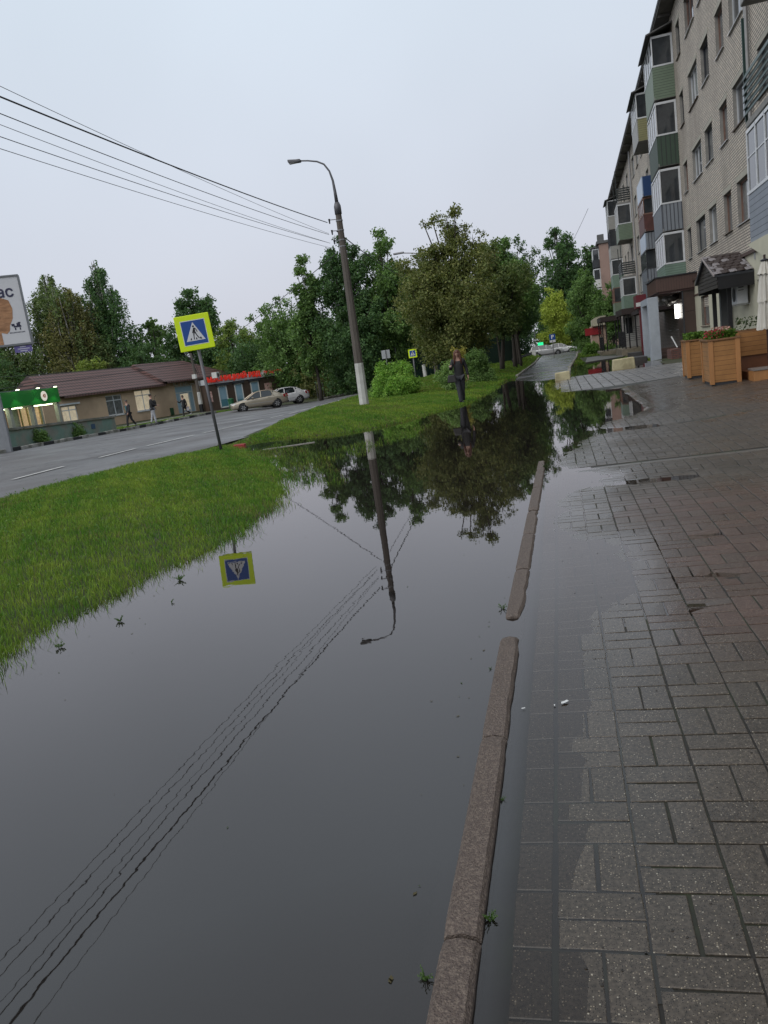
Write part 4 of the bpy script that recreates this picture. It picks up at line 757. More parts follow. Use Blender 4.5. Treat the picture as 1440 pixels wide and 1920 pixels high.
place_text('sign_letters', 'ПРОДУКТЫ', .36, .01, RED, KS, (.215, KL-1.0, 3.08), (PI/2, 0, PI/2), bold=.02); MB().box((.2, KL-1.9, 2.76), (.21, KL-.2, 2.9)).build('sign_strip', pm('blue_strip', (.03, .05, .2), .5), KS)
BLG = pm('blue_film_glass', (.24, .36, .44), .15, var=.2, scale=1)
for (a, b, c, d, nm) in ((1.2, 2.1, .3, 2.4, 'window'), (2.9, 3.75, .1, 2.4, 'door'), (4.6, 5.5, .7, 2.4, 'window')):
    mb = MB()
    for q in ((a, a+.1, c, d), (b-.1, b, c, d), (a, b, c, c+.12), (a, b, d-.1, d)): mb.box((.003, q[0], q[2]), (.07, q[1], q[3]))
    w = mb.build(nm, P_WHITE, KS); MB().box((.01, a+.05, c+.05), (.04, b-.05, d-.05)).build('pane', BLG, w); MB().box((.01, a+.1, c+.1), (.045, b-.1, c+.8)).build('lower_film', pm('teal_film', (.08, .2, .24), .3), w)
    MB().box((.003, a-.15, d+.02), (.25, b+.15, d+.2)).build('shade_box', DKW, KS)
for (a, b, c, d) in ((.1, .55, 1.0, 2.0), (6.1, 6.9, 1.3, 2.05)): MB().box((.003, a, c), (.03, b, d)).build('poster', pm('faded_poster', (.55, .38, .33), .6, var=.5, scale=6, col2=(.3, .1, .1), c2amt=.7, c2scale=8), KS)
t = MB().box((-31.6, 67.3, 2.46), (-31.1, 68.0, 3.0)).build('air_conditioner', P_WHITE, label='white box air conditioner on the roof of the brown kiosk', cat='air conditioner', bevel=.02)
MB().lathe((-31.095, 67.65, 2.72), [(.2, 0), (.2, .01)], 16, axis='X').build('fan_grille', DKW, t)
t = MB().lathe((-30.3, 67.7, -.65), [(.22, 0), (.27, .9), (.29, .92), (.29, 1.0), (.1, 1.08)], 14).build('litter_bin', pm('bin_green', (.02, .12, .05), .5), smooth=False, label='green waste bin in front of the brown kiosk', cat='waste bin'); MB().lathe((-30.3, 67.7, .44), [(.05, 0), (.05, .06)], 8).build('lid_knob', DKW, t)

# ================================================================ street furniture
PCON = pm('pole_concrete', (.105, .09, .078), .75, var=.25, scale=5, stretch=(1, 1, .3), bump=.3); WWASH = pm('whitewash', (.58, .58, .56), .75, var=.15, scale=8, col2=(.36, .35, .32), c2amt=.5, c2scale=4)
GALV = pm('galvanised', (.24, .24, .25), .45, var=.2, metal=.5); GALD = pm('weathered_steel', (.12, .12, .13), .5, var=.3, metal=.3)
L0 = Vector((-6.62, 25.66, .15)); 
t = empty('street_lamp', tuple(L0), 0, label='tall concrete street lamp with whitewashed base and curved arm on the lawn', cat='street lamp')
lean = Vector((.012, -.035, 0))
def lp(z): return (lean.x*z*1.2, lean.y*z, z)
def octo(mb, z0, z1, r0, r1, mi=0): mb.tube([lp(z0), lp(z1)], [r0, r1], 8, mi)
mb = MB(); octo(mb, 1.5, 6.55, .150, .098); mb.build('pole', PCON, t)
mb = MB(); octo(mb, -.3, 1.5, .172, .154); mb.build('painted_base', WWASH, t)
a0 = Vector(lp(6.55)); mb = MB()
mb.tube([a0+Vector((0, 0, -.25)), a0+Vector((0, 0, .0)), a0+Vector((0, 0, .12))], [.118, .118, .075], 8); 
arm = [a0+Vector(p) for p in ((0, 0, .1), (-.01, -.0, .45), (-.03, -.0, .8), (-.10, 0, 1.1), (-.24, -.02, 1.33), (-.45, -.03, 1.45), (-.75, -.04, 1.53), (-1.05, -.05, 1.58))]
mb.tube(arm, [.062, .05, .038, .03, .028, .026, .024, .024], 8); mb.build('arm', GALD, t, smooth=True)
h = arm[-1]; MB().prism([h+Vector(p) for p in ((.06, -.09, -.05), (-.06, -.10, -.045), (-.36, -.09, .0), (-.36, .09, .0), (-.06, .10, -.045), (.06, .09, -.05))], (0, 0, .09)).build('lamp_head', GALD, t, bevel=.02)
MB().box(tuple(h+Vector((-.33, -.07, -.045))), tuple(h+Vector((-.05, .07, -.02)))).build('lens', pm('lamp_lens', (.3, .3, .3), .2), t)
for z in (6.2, 5.9, 5.6, 5.4):
    p = Vector(lp(z-.1)); MB().tube([p+Vector((0, 0, -.02)), p+Vector((0, 0, .02))], .118, 8).build('clamp_band', GALV, t)
def insul(z, dx):
    p = Vector(lp(z)); b = MB().tube([p, p+Vector((dx, -.05, .02))], .014, 5).build('bracket', GALV, t); q = p+Vector((dx, -.05, .02)); MB().tube([q+Vector((0, 0, -.12)), q+Vector((0, 0, .03))], [.02, .035], 6).build('insulator', DKW, b)
for z, dx in ((6.15, -.32), (5.8, -.28), (5.5, -.25)): insul(z, dx)

# wires
WIRE = pm('cable_black', (.02, .02, .022), .6, var=.1)
def wire(p, q, sag, r, label, group=None, name='overhead_wire'):
    p = Vector(p); q = Vector(q); n_ = 28; return MB().tube([p.lerp(q, i/n_)-Vector((0, 0, 4*sag*(i/n_)*(1-i/n_))) for i in range(n_+1)], r, 5).build(name, WIRE, label=label, cat='wire', group=group)
g = 'overhead wires reaching the street lamp'
A_ = lambda z: (L0.x-.3, L0.y-.3, z+.15)
wire(A_(6.10), (-7.6, -6, 6.05), .30, .013, 'thick black overhead cable, the heaviest of the bundle left of the lamp pole', g)
wire(A_(5.75), (-7.3, -6, 6.55), .30, .0045, 'thin wire that starts highest at the left edge of the photo', g)
wire(A_(5.72), (-7.6, -6, 6.0), .32, .007, 'second overhead cable just below the thick one', g)
wire(A_(5.45), (-7.6, -6, 5.92), .30, .0045, 'thin wire in the middle of the bundle, third below the thick cable', g)
wire(A_(5.45), (-7.9, -6, 5.68), .28, .006, 'overhead wire second from the bottom of the bundle', g)
wire(A_(5.30), (-7.9, -6, 5.42), .25, .005, 'lowest overhead wire left of the lamp pole', g)
wire((L0.x-.05, L0.y-.2, 5.95), (-8.6, 54.3, 6.6), .35, .018, 'black cable from the lamp pole down into the brown-leaved tree', g)
wire((L0.x-.05, L0.y-.2, 5.35), (-8.5, 54.3, 6.2), .3, .008, 'thin wire from the lamp pole to the tree, below the black cable', g)
wire((L0.x-.1, L0.y-.2, 5.3), (-33.66, 68.1, 4.6), .35, .014, 'single long wire crossing the road behind the yellow crossing sign')
wire((-33.66, 68.1, 4.5), (-40, 22, 5.0), .5, .02, 'long wire in front of the trees behind the tan shop'); wire((-33.66, 68.1, 4.2), (-42, 22, 3.6), .4, .02, 'lower wire in front of the trees behind the tan shop')
wire((4.6, 92, 15.2), (-2.5, 124, 9), 1.0, .02, 'far wire running down from the end of the apartment block')

# crossing sign
YLW = pm('fluoro_yellow', (.62, .80, .0), .35, var=.03, emit=((.62, .82, 0), .05)); BLU = pm('sign_blue', (.006, .065, .30), .35, var=.04); WHT = pm('sign_white', (.66, .67, .70), .35, var=.03); BLK = pm('sign_black', (.012, .012, .014), .5)
GREYB = pm('sign_back', (.42, .44, .46), .45, var=.1, metal=.2)
def crossing_sign(base, h, S, face, label, post_r=.036, name='crossing_sign', flip=1):
    t = empty(name, base, face, label=label, cat='road sign'); MB().tube([(0, .03, -.1), (0, .03, h+.05)], post_r, 10).build('post', GALD, t, smooth=True)
    zc = h+S/2-.02; p = MB().box((-S/2, -.035, zc-S/2), (S/2, -.012, zc+S/2)).build('panel', YLW, t, bevel=.012); MB().box((-S/2+.01, -.0115, zc-S/2+.01), (S/2-.01, -.006, zc+S/2-.01)).build('back_plate', GREYB, p)
    s = S/0.9
    def poly(pts, y, mt, nm): MB().prism([(x*s*flip, -y, zc+z*s) for x, z in pts], (0, -.0015, 0)).build(nm, mt, p)
    poly([(-.318, -.318), (.318, -.318), (.318, .318), (-.318, .318)], .0355, WHT, 'white_field'); poly([(-.30, -.30), (.30, -.30), (.30, .30), (-.30, .30)], .0375, BLU, 'blue_field')
    poly([(-.245, -.21), (.245, -.21), (.0, .265)], .0395, WHT, 'triangle'); mb = MB()
    Q = lambda pts: mb.prism([(x*s*flip, -.0415, zc+z*s) for x, z in pts], (0, -.0015, 0))
    Q([(-.004+.026*math.cos(a), .155+.026*math.sin(a)) for a in np.linspace(0, 2*PI, 14)[:-1]])
    Q([(-.015, .115), (.02, .12), (.03, .03), (.01, -.01), (-.03, .0), (-.02, .06)]); Q([(.01, .118), (.035, .115), (.075, .05), (.078, .0), (.06, .0), (.052, .05), (.02, .09)])
    Q([(-.01, .11), (-.005, .075), (-.042, .03), (-.062, -.01), (-.048, -.018), (-.02, .02)]); Q([(-.03, .005), (.005, .0), (-.018, -.07), (-.026, -.175), (-.05, -.175), (-.042, -.07)])
    Q([(.0, .0), (.03, .01), (.055, -.07), (.105, -.16), (.082, -.17), (.035, -.085)]); Q([(-.14, -.185), (-.108, -.185), (-.095, -.135), (-.12, -.135)]); Q([(.005, -.185), (.04, -.185), (.035, -.135), (.01, -.135)]); Q([(.115, -.185), (.165, -.185), (.14, -.135), (.105, -.135)])
    mb.build('walker_symbol', BLK, p); return t
t = crossing_sign((-7.66, 16.12, .1), 2.28, .765, R(26), 'near blue pedestrian crossing sign with fluorescent yellow border on a grey post'); t.rotation_euler = (0, R(-2.6), R(24))
crossing_sign((-9.95, 54.1, 0), 1.72, .60, R(10), 'small far crossing sign on a pale post above the far crossing bars', .05)
t = empty('back_facing_sign', (-9.65, 43.96, .0), R(10), label='grey back of a square road sign above the bright green bush', cat='road sign')
MB().tube([(0, -.05, 0), (0, -.05, 2.3)], .03, 8).build('post', GALV, t); MB().box((-.24, -.0, 1.82), (.24, .02, 2.3)).build('panel', GREYB, t, bevel=.01); MB().box((-.24, .021, 1.82), (.24, .025, 2.3)).build('front', BLU, t)
t = empty('parking_sign', (-.45, 80, -.1), 0, label='blue parking sign with white P before the yellow-green tree', cat='road sign')
MB().tube([(0, .05, 0), (0, .05, 2.35)], .04, 8).build('post', GALV, t); MB().box((-.29, -.02, 1.75), (.29, .0, 2.3)).build('panel', BLU, t); MB().box((-.29, -.02, 1.5), (.29, 0, 1.73)).build('plate', WHT, t)
place_text('letter', 'P', .52, .005, WHT, t, (0, -.03, 2.02), (PI/2, 0, 0), bold=.02); place_text('plate_mark', '■', .12, .003, BLK, t, (0, -.025, 1.61), (PI/2, 0, 0))
# second street lamp
t = empty('street_lamp', (-8.5, 54.6, 0), 0, label='second street lamp, its arm just poking out above the brown-leaved tree', cat='street lamp')
MB().tube([(0, 0, 0), (0, 0, 7.4)], [.16, .1], 8).build('pole', PCON, t); MB().tube([(0, 0, 7.4), (.0, 0, 8.2), (-.2, 0, 8.6), (-.6, 0, 8.75), (-1.3, 0, 8.87)], [.05, .04, .04, .035, .035], 8).build('arm', GALV, t); MB().box((-2.0, -.12, 8.84), (-1.25, .12, 8.96)).build('lamp_head', GALV, t, bevel=.03)
# bollard-like white-washed stub, utility pole at shop
MB().tube([(-10.1, 59.1, 0), (-10.14, 59.1, 1.1)], [.16, .13], 10).build('concrete_post', WWASH, label='short whitewashed concrete post beside the dark green fence', cat='post')
t = empty('utility_pole', (-33.6, 68.1, -.5), 0, label='thin utility pole with a white and black painted foot before the tan shop', cat='utility pole')
MB().tube([(0, 0, 1.9), (-.1, 0, 5.6)], [.17, .11], 8).build('pole', PCON, t); MB().tube([(0, 0, .75), (0, 0, 1.9)], [.21, .18], 8).build('white_band', WWASH, t); MB().tube([(0, 0, 0), (0, 0, .745)], [.22, .21], 8).build('black_band', BLK, t)
mb = MB(); mb.tube([(-.2, -.1, 5.2), (.2, .1, 3.6)], .035, 5); mb.tube([(.1, -.05, 5), (.5, -.1, 3.4), (.2, 0, 2.4)], .02, 5); mb.build('loose_cables', WIRE, t); MB().box((-.25, -.3, 3.2), (.1, .05, 3.6)).build('junction_box', P_WHITE, t)
# billboard
t = empty('billboard', (-23.0, 28.9, -.05), R(30), label='large billboard on a thick grey post at the left edge of the photo', cat='billboard')
# local: x right, facing -y ; right edge at world (-21.9,29.8)
BRD = pm('billboard_white', (.60, .60, .62), .45, var=.03); xr = 1.27; ZB, ZT_ = 4.57, 7.33
MB().box((-.95, .35, 0), (-.5, .75, ZB-.1)).build('post', pm('billboard_post', (.25, .26, .28), .6, var=.15), t, bevel=.02)
b = MB().box((xr-6, .1, ZB), (xr, .42, ZT_)).build('panel', BRD, t); mb = MB()
for q in ((xr-6.05, xr+.05, ZB-.08, ZB), (xr-6.05, xr+.05, ZT_, ZT_+.07)): mb.box((q[0], .06, q[2]), (q[1], .46, q[3]))
mb.box((xr+.003, .06, ZB), (xr+.055, .46, ZT_)); mb.build('frame', pm('billboard_frame', (.16, .17, .18), .5), b)
place_text('lettering', 'час', .62, .004, pm('navy_ink', (.02, .02, .06), .5), b, (xr-.78, .09, ZT_-.62), (PI/2, 0, 0), bold=.012)
ear = pm('ear_skin', (.42, .22, .11), .7, var=.35, scale=3, stretch=(1, 1, 3), col2=(.16, .07, .03), c2amt=.5, c2scale=1.6)
pe = [(-2.6, -2.75), (-2.2, -1.6), (-1.85, -1.25), (-1.4, -.95), (-.95, -.82), (-.62, -.95), (-.52, -1.3), (-.6, -1.7), (-.8, -2.0), (-.85, -2.2), (-1.0, -2.32), (-1.25, -2.25), (-1.25, -2.75)]
MB().prism([(xr+x*.86, .095, ZT_+z) for x, z in pe], (0, -.004, 0)).build('ear_picture', ear, b); MB().prism([(xr-1.15+.16*math.cos(a), .09, ZT_-1.55+.28*math.sin(a)) for a in np.linspace(0, 2*PI, 18)[:-1]], (0, -.002, 0)).build('ear_opening', pm('ear_dark', (.09, .03, .012), .8), b)
mb = MB(); 
for (x, z, w, hh) in ((-.55, -2.0, .3, .07), (-.62, -1.93, .12, .1), (-.42, -1.92, .14, .12), (-.52, -2.1, .05, .1), (-.33, -2.1, .05, .1), (-.36, -1.85, .1, .05)): mb.box((xr+x, .093, ZT_+z-hh/2-.05), (xr+x+w, .097, ZT_+z+hh/2-.05))
for k in range(12): mb.box((xr-.75+k*.052, .093, ZT_-2.32), (xr-.72+k*.052, .097, ZT_-2.27))
mb.build('emblem', pm('emblem_ink', (.02, .02, .05), .5), b)
b2 = MB().box((xr-.72, .12, ZB-.38), (xr-.02, .16, ZB-.1)).build('name_plate', pm('purple_plate', (.12, .1, .28), .5), t); mb = MB()
for r_, (k0, k1) in enumerate(((4, 9), (2, 12), (4, 10))):
    for k in range(k0, k1): mb.box((xr-.68+k*.048, .115, ZB-.17-r_*.085), (xr-.65+k*.048, .119, ZB-.13-r_*.085))
mb.build('plate_marks', WHT, b2)

# ---------------------------------------------------------------- terrace: planters, parapet, umbrella
WOOD = stripes('larch_boards', (.40, .20, .075), (.07, .03, .012), .098, 'Z', duty=.06, rough=.5, depth=.5, var=.25); WOODP = pm('larch_post', (.38, .18, .065), .5, var=.25, scale=4, stretch=(1, 1, .2)); WOODT = pm('larch_top', (.20, .10, .045), .5, var=.3); SOILP = pm('potting_soil', (.03, .02, .015), .9, var=.3)
WOODIN = pm('terrace_board_dark', (.16, .06, .025), .5, var=.2)
def leaf_patch(name, x0, x1, y0, y1, z0, h, n_, size, c1, c2, parent, seed, flat=.5):
    rr = np.random.RandomState(seed); ce = np.stack([rr.uniform(x0, x1, n_), rr.uniform(y0, y1, n_), z0+h*rr.power(1.3, n_)], 1); return leaf_mesh(name, ce, size, c1, c2, rr, parent, rr.uniform(.7, 1.25, n_))
def leaf_mesh(name, ce, size, c1, c2, rr, parent, bright, mat=None, **k):
    n_ = len(ce); a = rr.normal(size=(n_, 3)); a[:, 2] = np.abs(a[:, 2])*.9; nrm = a/np.linalg.norm(a, axis=1)[:, None]; u = np.cross(nrm, rr.normal(size=(n_, 3))); u /= np.linalg.norm(u, axis=1)[:, None]; v = np.cross(nrm, u)
    s = (size*rr.uniform(.6, 1.35, n_))[:, None]; V = np.stack([ce-u*s*.5, ce+v*s*.28+nrm*s*.06, ce+u*s*.55, ce-v*s*.28+nrm*s*.06], 1).reshape(-1, 3)
    mixf = rr.rand(n_, 1); col = (np.array(c1)[None]*(1-mixf)+np.array(c2)[None]*mixf)*np.asarray(bright)[:, None]
    return link_mesh(name, mesh_np(name, V, np.arange(n_*4), np.full(n_, 4), [mat or LEAF], cols=np.repeat(col, 4, 0)), parent, **k)
def leaf_material():
    mt = bpy.data.materials.new('leaf'); mt.use_nodes = True; n = mt.node_tree.nodes; l = mt.node_tree.links; b = n['Principled BSDF']; out = n['Material Output']
    at = n.new('ShaderNodeVertexColor'); at.layer_name = 'Col'; l.new(at.outputs[0], b.inputs['Base Color']); b.inputs['Roughness'].default_value = .55; b.inputs['Specular IOR Level'].default_value = .3
    tr = n.new('ShaderNodeBsdfTranslucent'); s = n.new('ShaderNodeVectorMath'); s.operation = 'MULTIPLY'; l.new(at.outputs[0], s.inputs[0]); s.inputs[1].default_value = (1.1, 1.25, .6); l.new(s.outputs[0], tr.inputs[0])
    mxs = n.new('ShaderNodeMixShader'); mxs.inputs[0].default_value = .3; l.new(b.outputs[0], mxs.inputs[1]); l.new(tr.outputs[0], mxs.inputs[2]); l.new(mxs.outputs[0], out.inputs[0]); return mt
LEAF = leaf_material()
def planter(x0, y0, w, d, h, rz, label, flowers, seed):
    t = empty('planter_box', (x0, y0, .11), rz, label=label, cat='planter', group='tall wooden planters on the paving')
    mb = MB(); tp = .03; mb.box((.02, .02, .06), (w-.02, d-.02, h-.03)); mb.build('boards', WOOD, t)
    for a in (0, w-.09):
        for b_ in (0, d-.09): MB().box((a, b_, .02), (a+.09, b_+.09, h-.03)).build('corner_post', WOODP, t, bevel=.004)
    mb = MB(); mb.box((-.02, -.02, h-.03), (w+.02, .08, h)); mb.box((-.02, d-.08, h-.03), (w+.02, d+.02, h)); mb.box((-.02, .08, h-.03), (.08, d-.08, h)); mb.box((w-.08, .08, h-.03), (w+.02, d-.08, h)); mb.build('rim', WOODT, t)
    MB().box((.08, .08, h-.08), (w-.08, d-.08, h-.04)).build('soil', SOILP, t); MB().box((.04, .04, -.02), (w-.04, d-.04, .06)).build('plinth', DKW, t)
    leaf_patch('foliage', .04, w-.04, .04, d-.04, h-.02, .17, 1500, .07, (.05, .13, .02), (.13, .22, .03), t, seed)
    if flowers:
        leaf_patch('red_flowers', -.02, w*.55, -.03, d*.5, h+.02, .17, 150, .05, (.38, .02, .05), (.45, .08, .10), t, seed+1)['kind'] = 'stuff'; leaf_patch('pink_flowers', w*.35, w*.8, 0, d*.8, h+.10, .12, 60, .06, (.5, .2, .19), (.55, .42, .36), t, seed+2)
    return t
planter(2.99, 20.0, .50, .95, .93, -R(2), 'tall wooden planter with only green leaves, the farther and left of the pair', False, 5)
planter(2.98, 17.05, .60, 1.15, .94, -R(2), 'tall wooden planter with red and pink flowers, the nearer of the pair', True, 9)
t = empty('terrace_parapet', (3.63, 17.75, .1), -R(1.5), label='long wooden terrace parapet with planting trough on top, right of the flower planters', cat='terrace fence')
MB().box((0, .1, .5), (4.5, .16, 1.0)).build('upper_boards', WOOD, t); MB().box((0, .16, .08), (4.5, .2, .5)).build('lower_board', WOODIN, t); MB().box((0, .1, 1.0), (4.5, .5, 1.04)).build('rim', WOODT, t); MB().box((0, .46, .5), (4.5, .5, 1.0)).build('rear_boards', WOOD, t)
for a in (0.0, 1.5, 3.0): MB().box((a, .02, .05), (a+.1, .098, 1.0)).build('post', WOODP, t)
leaf_patch('trough_plants', .1, 4.3, .15, .42, 1.02, .28, 1200, .06, (.03, .06, .02), (.08, .11, .05), t, 21)
t = empty('deck_bench', (3.70, 16.55, .1), -R(1.5), label='low wooden deck edge with a grey top board in front of the parapet', cat='deck')
MB().box((0, 0, .0), (4.4, .08, .24)).build('front_board', WOODP, t, bevel=.004); MB().box((-.01, -.02, .245), (4.4, .5, .28)).build('top_board', pm('wet_grey_board', (.22, .20, .19), .3, var=.2, scale=3, stretch=(.3, 3, 1)), t); MB().box((0, .5, .0), (4.4, 1.28, .2)).build('deck_boards', WOODIN, t); MB().box((0, .08, 0), (.08, .5, .24)).build('end_board', WOODP, t)
# closed umbrella
def umbrella():
    t = empty('closed_umbrella', (4.09, 17.0, .1), 0, label='closed cream market umbrella with ruffled hem on a dark pole', cat='umbrella'); MB().tube([(0, 0, .2), (0, 0, 2.45)], .022, 10).build('pole', pm('umbrella_pole', (.035, .018, .015), .4), t)
    CL = pm('umbrella_cloth', (.56, .54, .49), .75, var=.08, scale=6)
    def folded(z0, z1, r0, r1, nf, depth, nm, ph=0):
        V = []; nz = 14; na = nf*6
        for i in range(nz+1):
            f_ = i/nz; z = z0+(z1-z0)*f_; r = r0+(r1-r0)*f_
            for j in range(na):
                a = 2*PI*j/na; w = .5+.5*math.cos(nf*a+ph+.6*math.sin(3*f_)); rr_ = r*(1-depth*w*(1-.15*math.sin(7*f_+a*2))); V.append((rr_*math.cos(a), rr_*math.sin(a), z+(.015*math.sin(nf*a) if i == 0 else 0)))
        F = [(i*na+j, i*na+(j+1) % na, (i+1)*na+(j+1) % na, (i+1)*na+j) for i in range(nz) for j in range(na)]+[tuple(nz*na+j for j in range(na))]
        me = bpy.data.meshes.new(nm); me.from_pydata(V, [], F); me.materials.append(CL); me.polygons.foreach_set('use_smooth', [True]*len(F)); me.update(); return link_mesh(nm, me, t)
    folded(1.02, 1.62, .205, .135, 11, .38, 'lower_canopy'); folded(1.55, 2.18, .165, .10, 9, .3, 'upper_canopy', 1); folded(2.08, 2.34, .155, .055, 10, .3, 'top_ruffle', 2)
    MB().lathe((0, 0, 2.33), [(.075, 0), (.085, .02), (.03, .045)], 14).build('cap', DKW, t)
umbrella()
# yellow concrete blocks standing in the water
YC_ = pm('yellow_block', (.50, .45, .28), .7, var=.2, scale=4, col2=(.22, .18, .1), c2amt=.5, c2scale=3)
MB().prism([(-.22, 30.0, -.05), (.36, 30.0, -.05), (.34, 30.0, .30), (-.2, 30.0, .28)], (0, .4, 0)).build('concrete_block', YC_, bevel=.03, label='pale yellow concrete block at the tip of the tiled strip', cat='concrete block')
MB().prism([(2.05, 32.6, -.05), (2.95, 32.6, -.05), (2.92, 32.6, .42), (2.1, 32.6, .40)], (0, .5, 0)).build('concrete_block', YC_, bevel=.03, label='larger pale yellow concrete block standing in water near the dark steps', cat='concrete block')
# fences
FG = pm('fence_dark_green', (.012, .035, .025), .6, var=.3)
t = empty('green_fence', (0, 0, 0), label='dark green sheet fence across the road behind the far crossing sign', cat='fence')
MB().prism([(-12.6, 60.9, -.1), (-4.0, 72, -.1), (-4.0, 72, 2.5), (-12.6, 60.9, 2.55)], (.03, -.03, 0)).build('sheet', stripes('fence_sheet', (.013, .04, .03), (.006, .02, .014), .35, 'H', duty=.12), t)
for f_ in (0, .25, .5, .75, 1): p = Vector((-12.6+8.6*f_, 60.9+11.1*f_)); MB().tube([(p.x+.06, p.y-.1, -.1), (p.x+.06, p.y-.1, 2.7)], .05, 6).build('fence_post', GALV if f_ in (0, .5) else FG, t)
t = empty('railing_fence', (0, 0, 0), label='low metal picket railing on the verge left of the far parked cars', cat='fence'); 
a, b = Vector((-3.6, 62)), Vector((-3.05, 95)); mb = MB()
for k in range(66): p = a.lerp(b, k/65); mb.box((p.x-.02, p.y-.02, -.2), (p.x+.02, p.y+.02, .62))
mb.build('pickets', pm('railing_black', (.02, .022, .024), .5), t); mb = MB()
for z in (.2, .55): mb.tube([(a.x, a.y, z), (b.x, b.y, z-.15)], .025, 5)
mb.build('rails', GALD, t)
t = empty('forecourt_fence', (0, 0, 0), label='row of dark stakes under the trees at the far kerb, right of the white car', cat='fence'); mb = MB()
for k in range(26): p = Vector((-22.3, 69.5)).lerp(Vector((-16.5, 76)), k/25); mb.box((p.x-.04, p.y-.04, -.9), (p.x+.04, p.y+.04, .7+.15*math.sin(k*3)))
mb.build('stakes', pm('dark_stake', (.03, .03, .028), .7), t)
# green lit pharmacy-like sign box
t = empty('green_lit_sign', (-2.3, 112, -.35), 0, label='small glowing green sign box above the far silver car', cat='lit sign'); MB().box((-.4, 0, 1.3), (.35, .2, 1.95)).build('box', pm('green_glow', (.02, .5, .2), .4, var=0, emit=((.02, .75, .28), 1.0)), t); MB().tube([(-.7, .1, 0), (-.7, .1, 4.6)], .07, 6).build('post', GALV, t)
MB().box((-3.35, 94, -.35), (-2.6, 94.6, .75)).build('white_bollard', WWASH, label='white painted concrete block left of the far silver estate', cat='concrete block', bevel=.03)

# litter
PAP = pm('paper_scrap', (.62, .64, .64), .6, var=.05)
def scrap(x, y, s, rz, label):
    V = [(-.5, -.2, 0), (-.1, -.28, .04), (.5, -.1, .06), (.45, .22, .09), (.05, .18, .03), (-.35, .12, .07)]; me = bpy.data.meshes.new('paper_scrap'); me.from_pydata([(a*s, b*s, c*s) for a, b, c in V], [], [(0, 1, 4, 5), (1, 2, 3, 4)]); me.materials.append(PAP); o = link_mesh('paper_scrap', me, label=label, cat='litter'); o.location = (x, y, .006); o.rotation_euler = (0, 0, rz); m_ = o.modifiers.new('s', 'SOLIDIFY'); m_.thickness = .0006
scrap(-.105, 2.975, .036, .5, 'torn white paper scrap on the wet paving'); scrap(-.145, 2.95, .012, 1.4, 'tiny white paper shred left of the larger scrap'); scrap(-.27, 2.93, .016, .1, 'small pale scrap afloat beside the kerb')

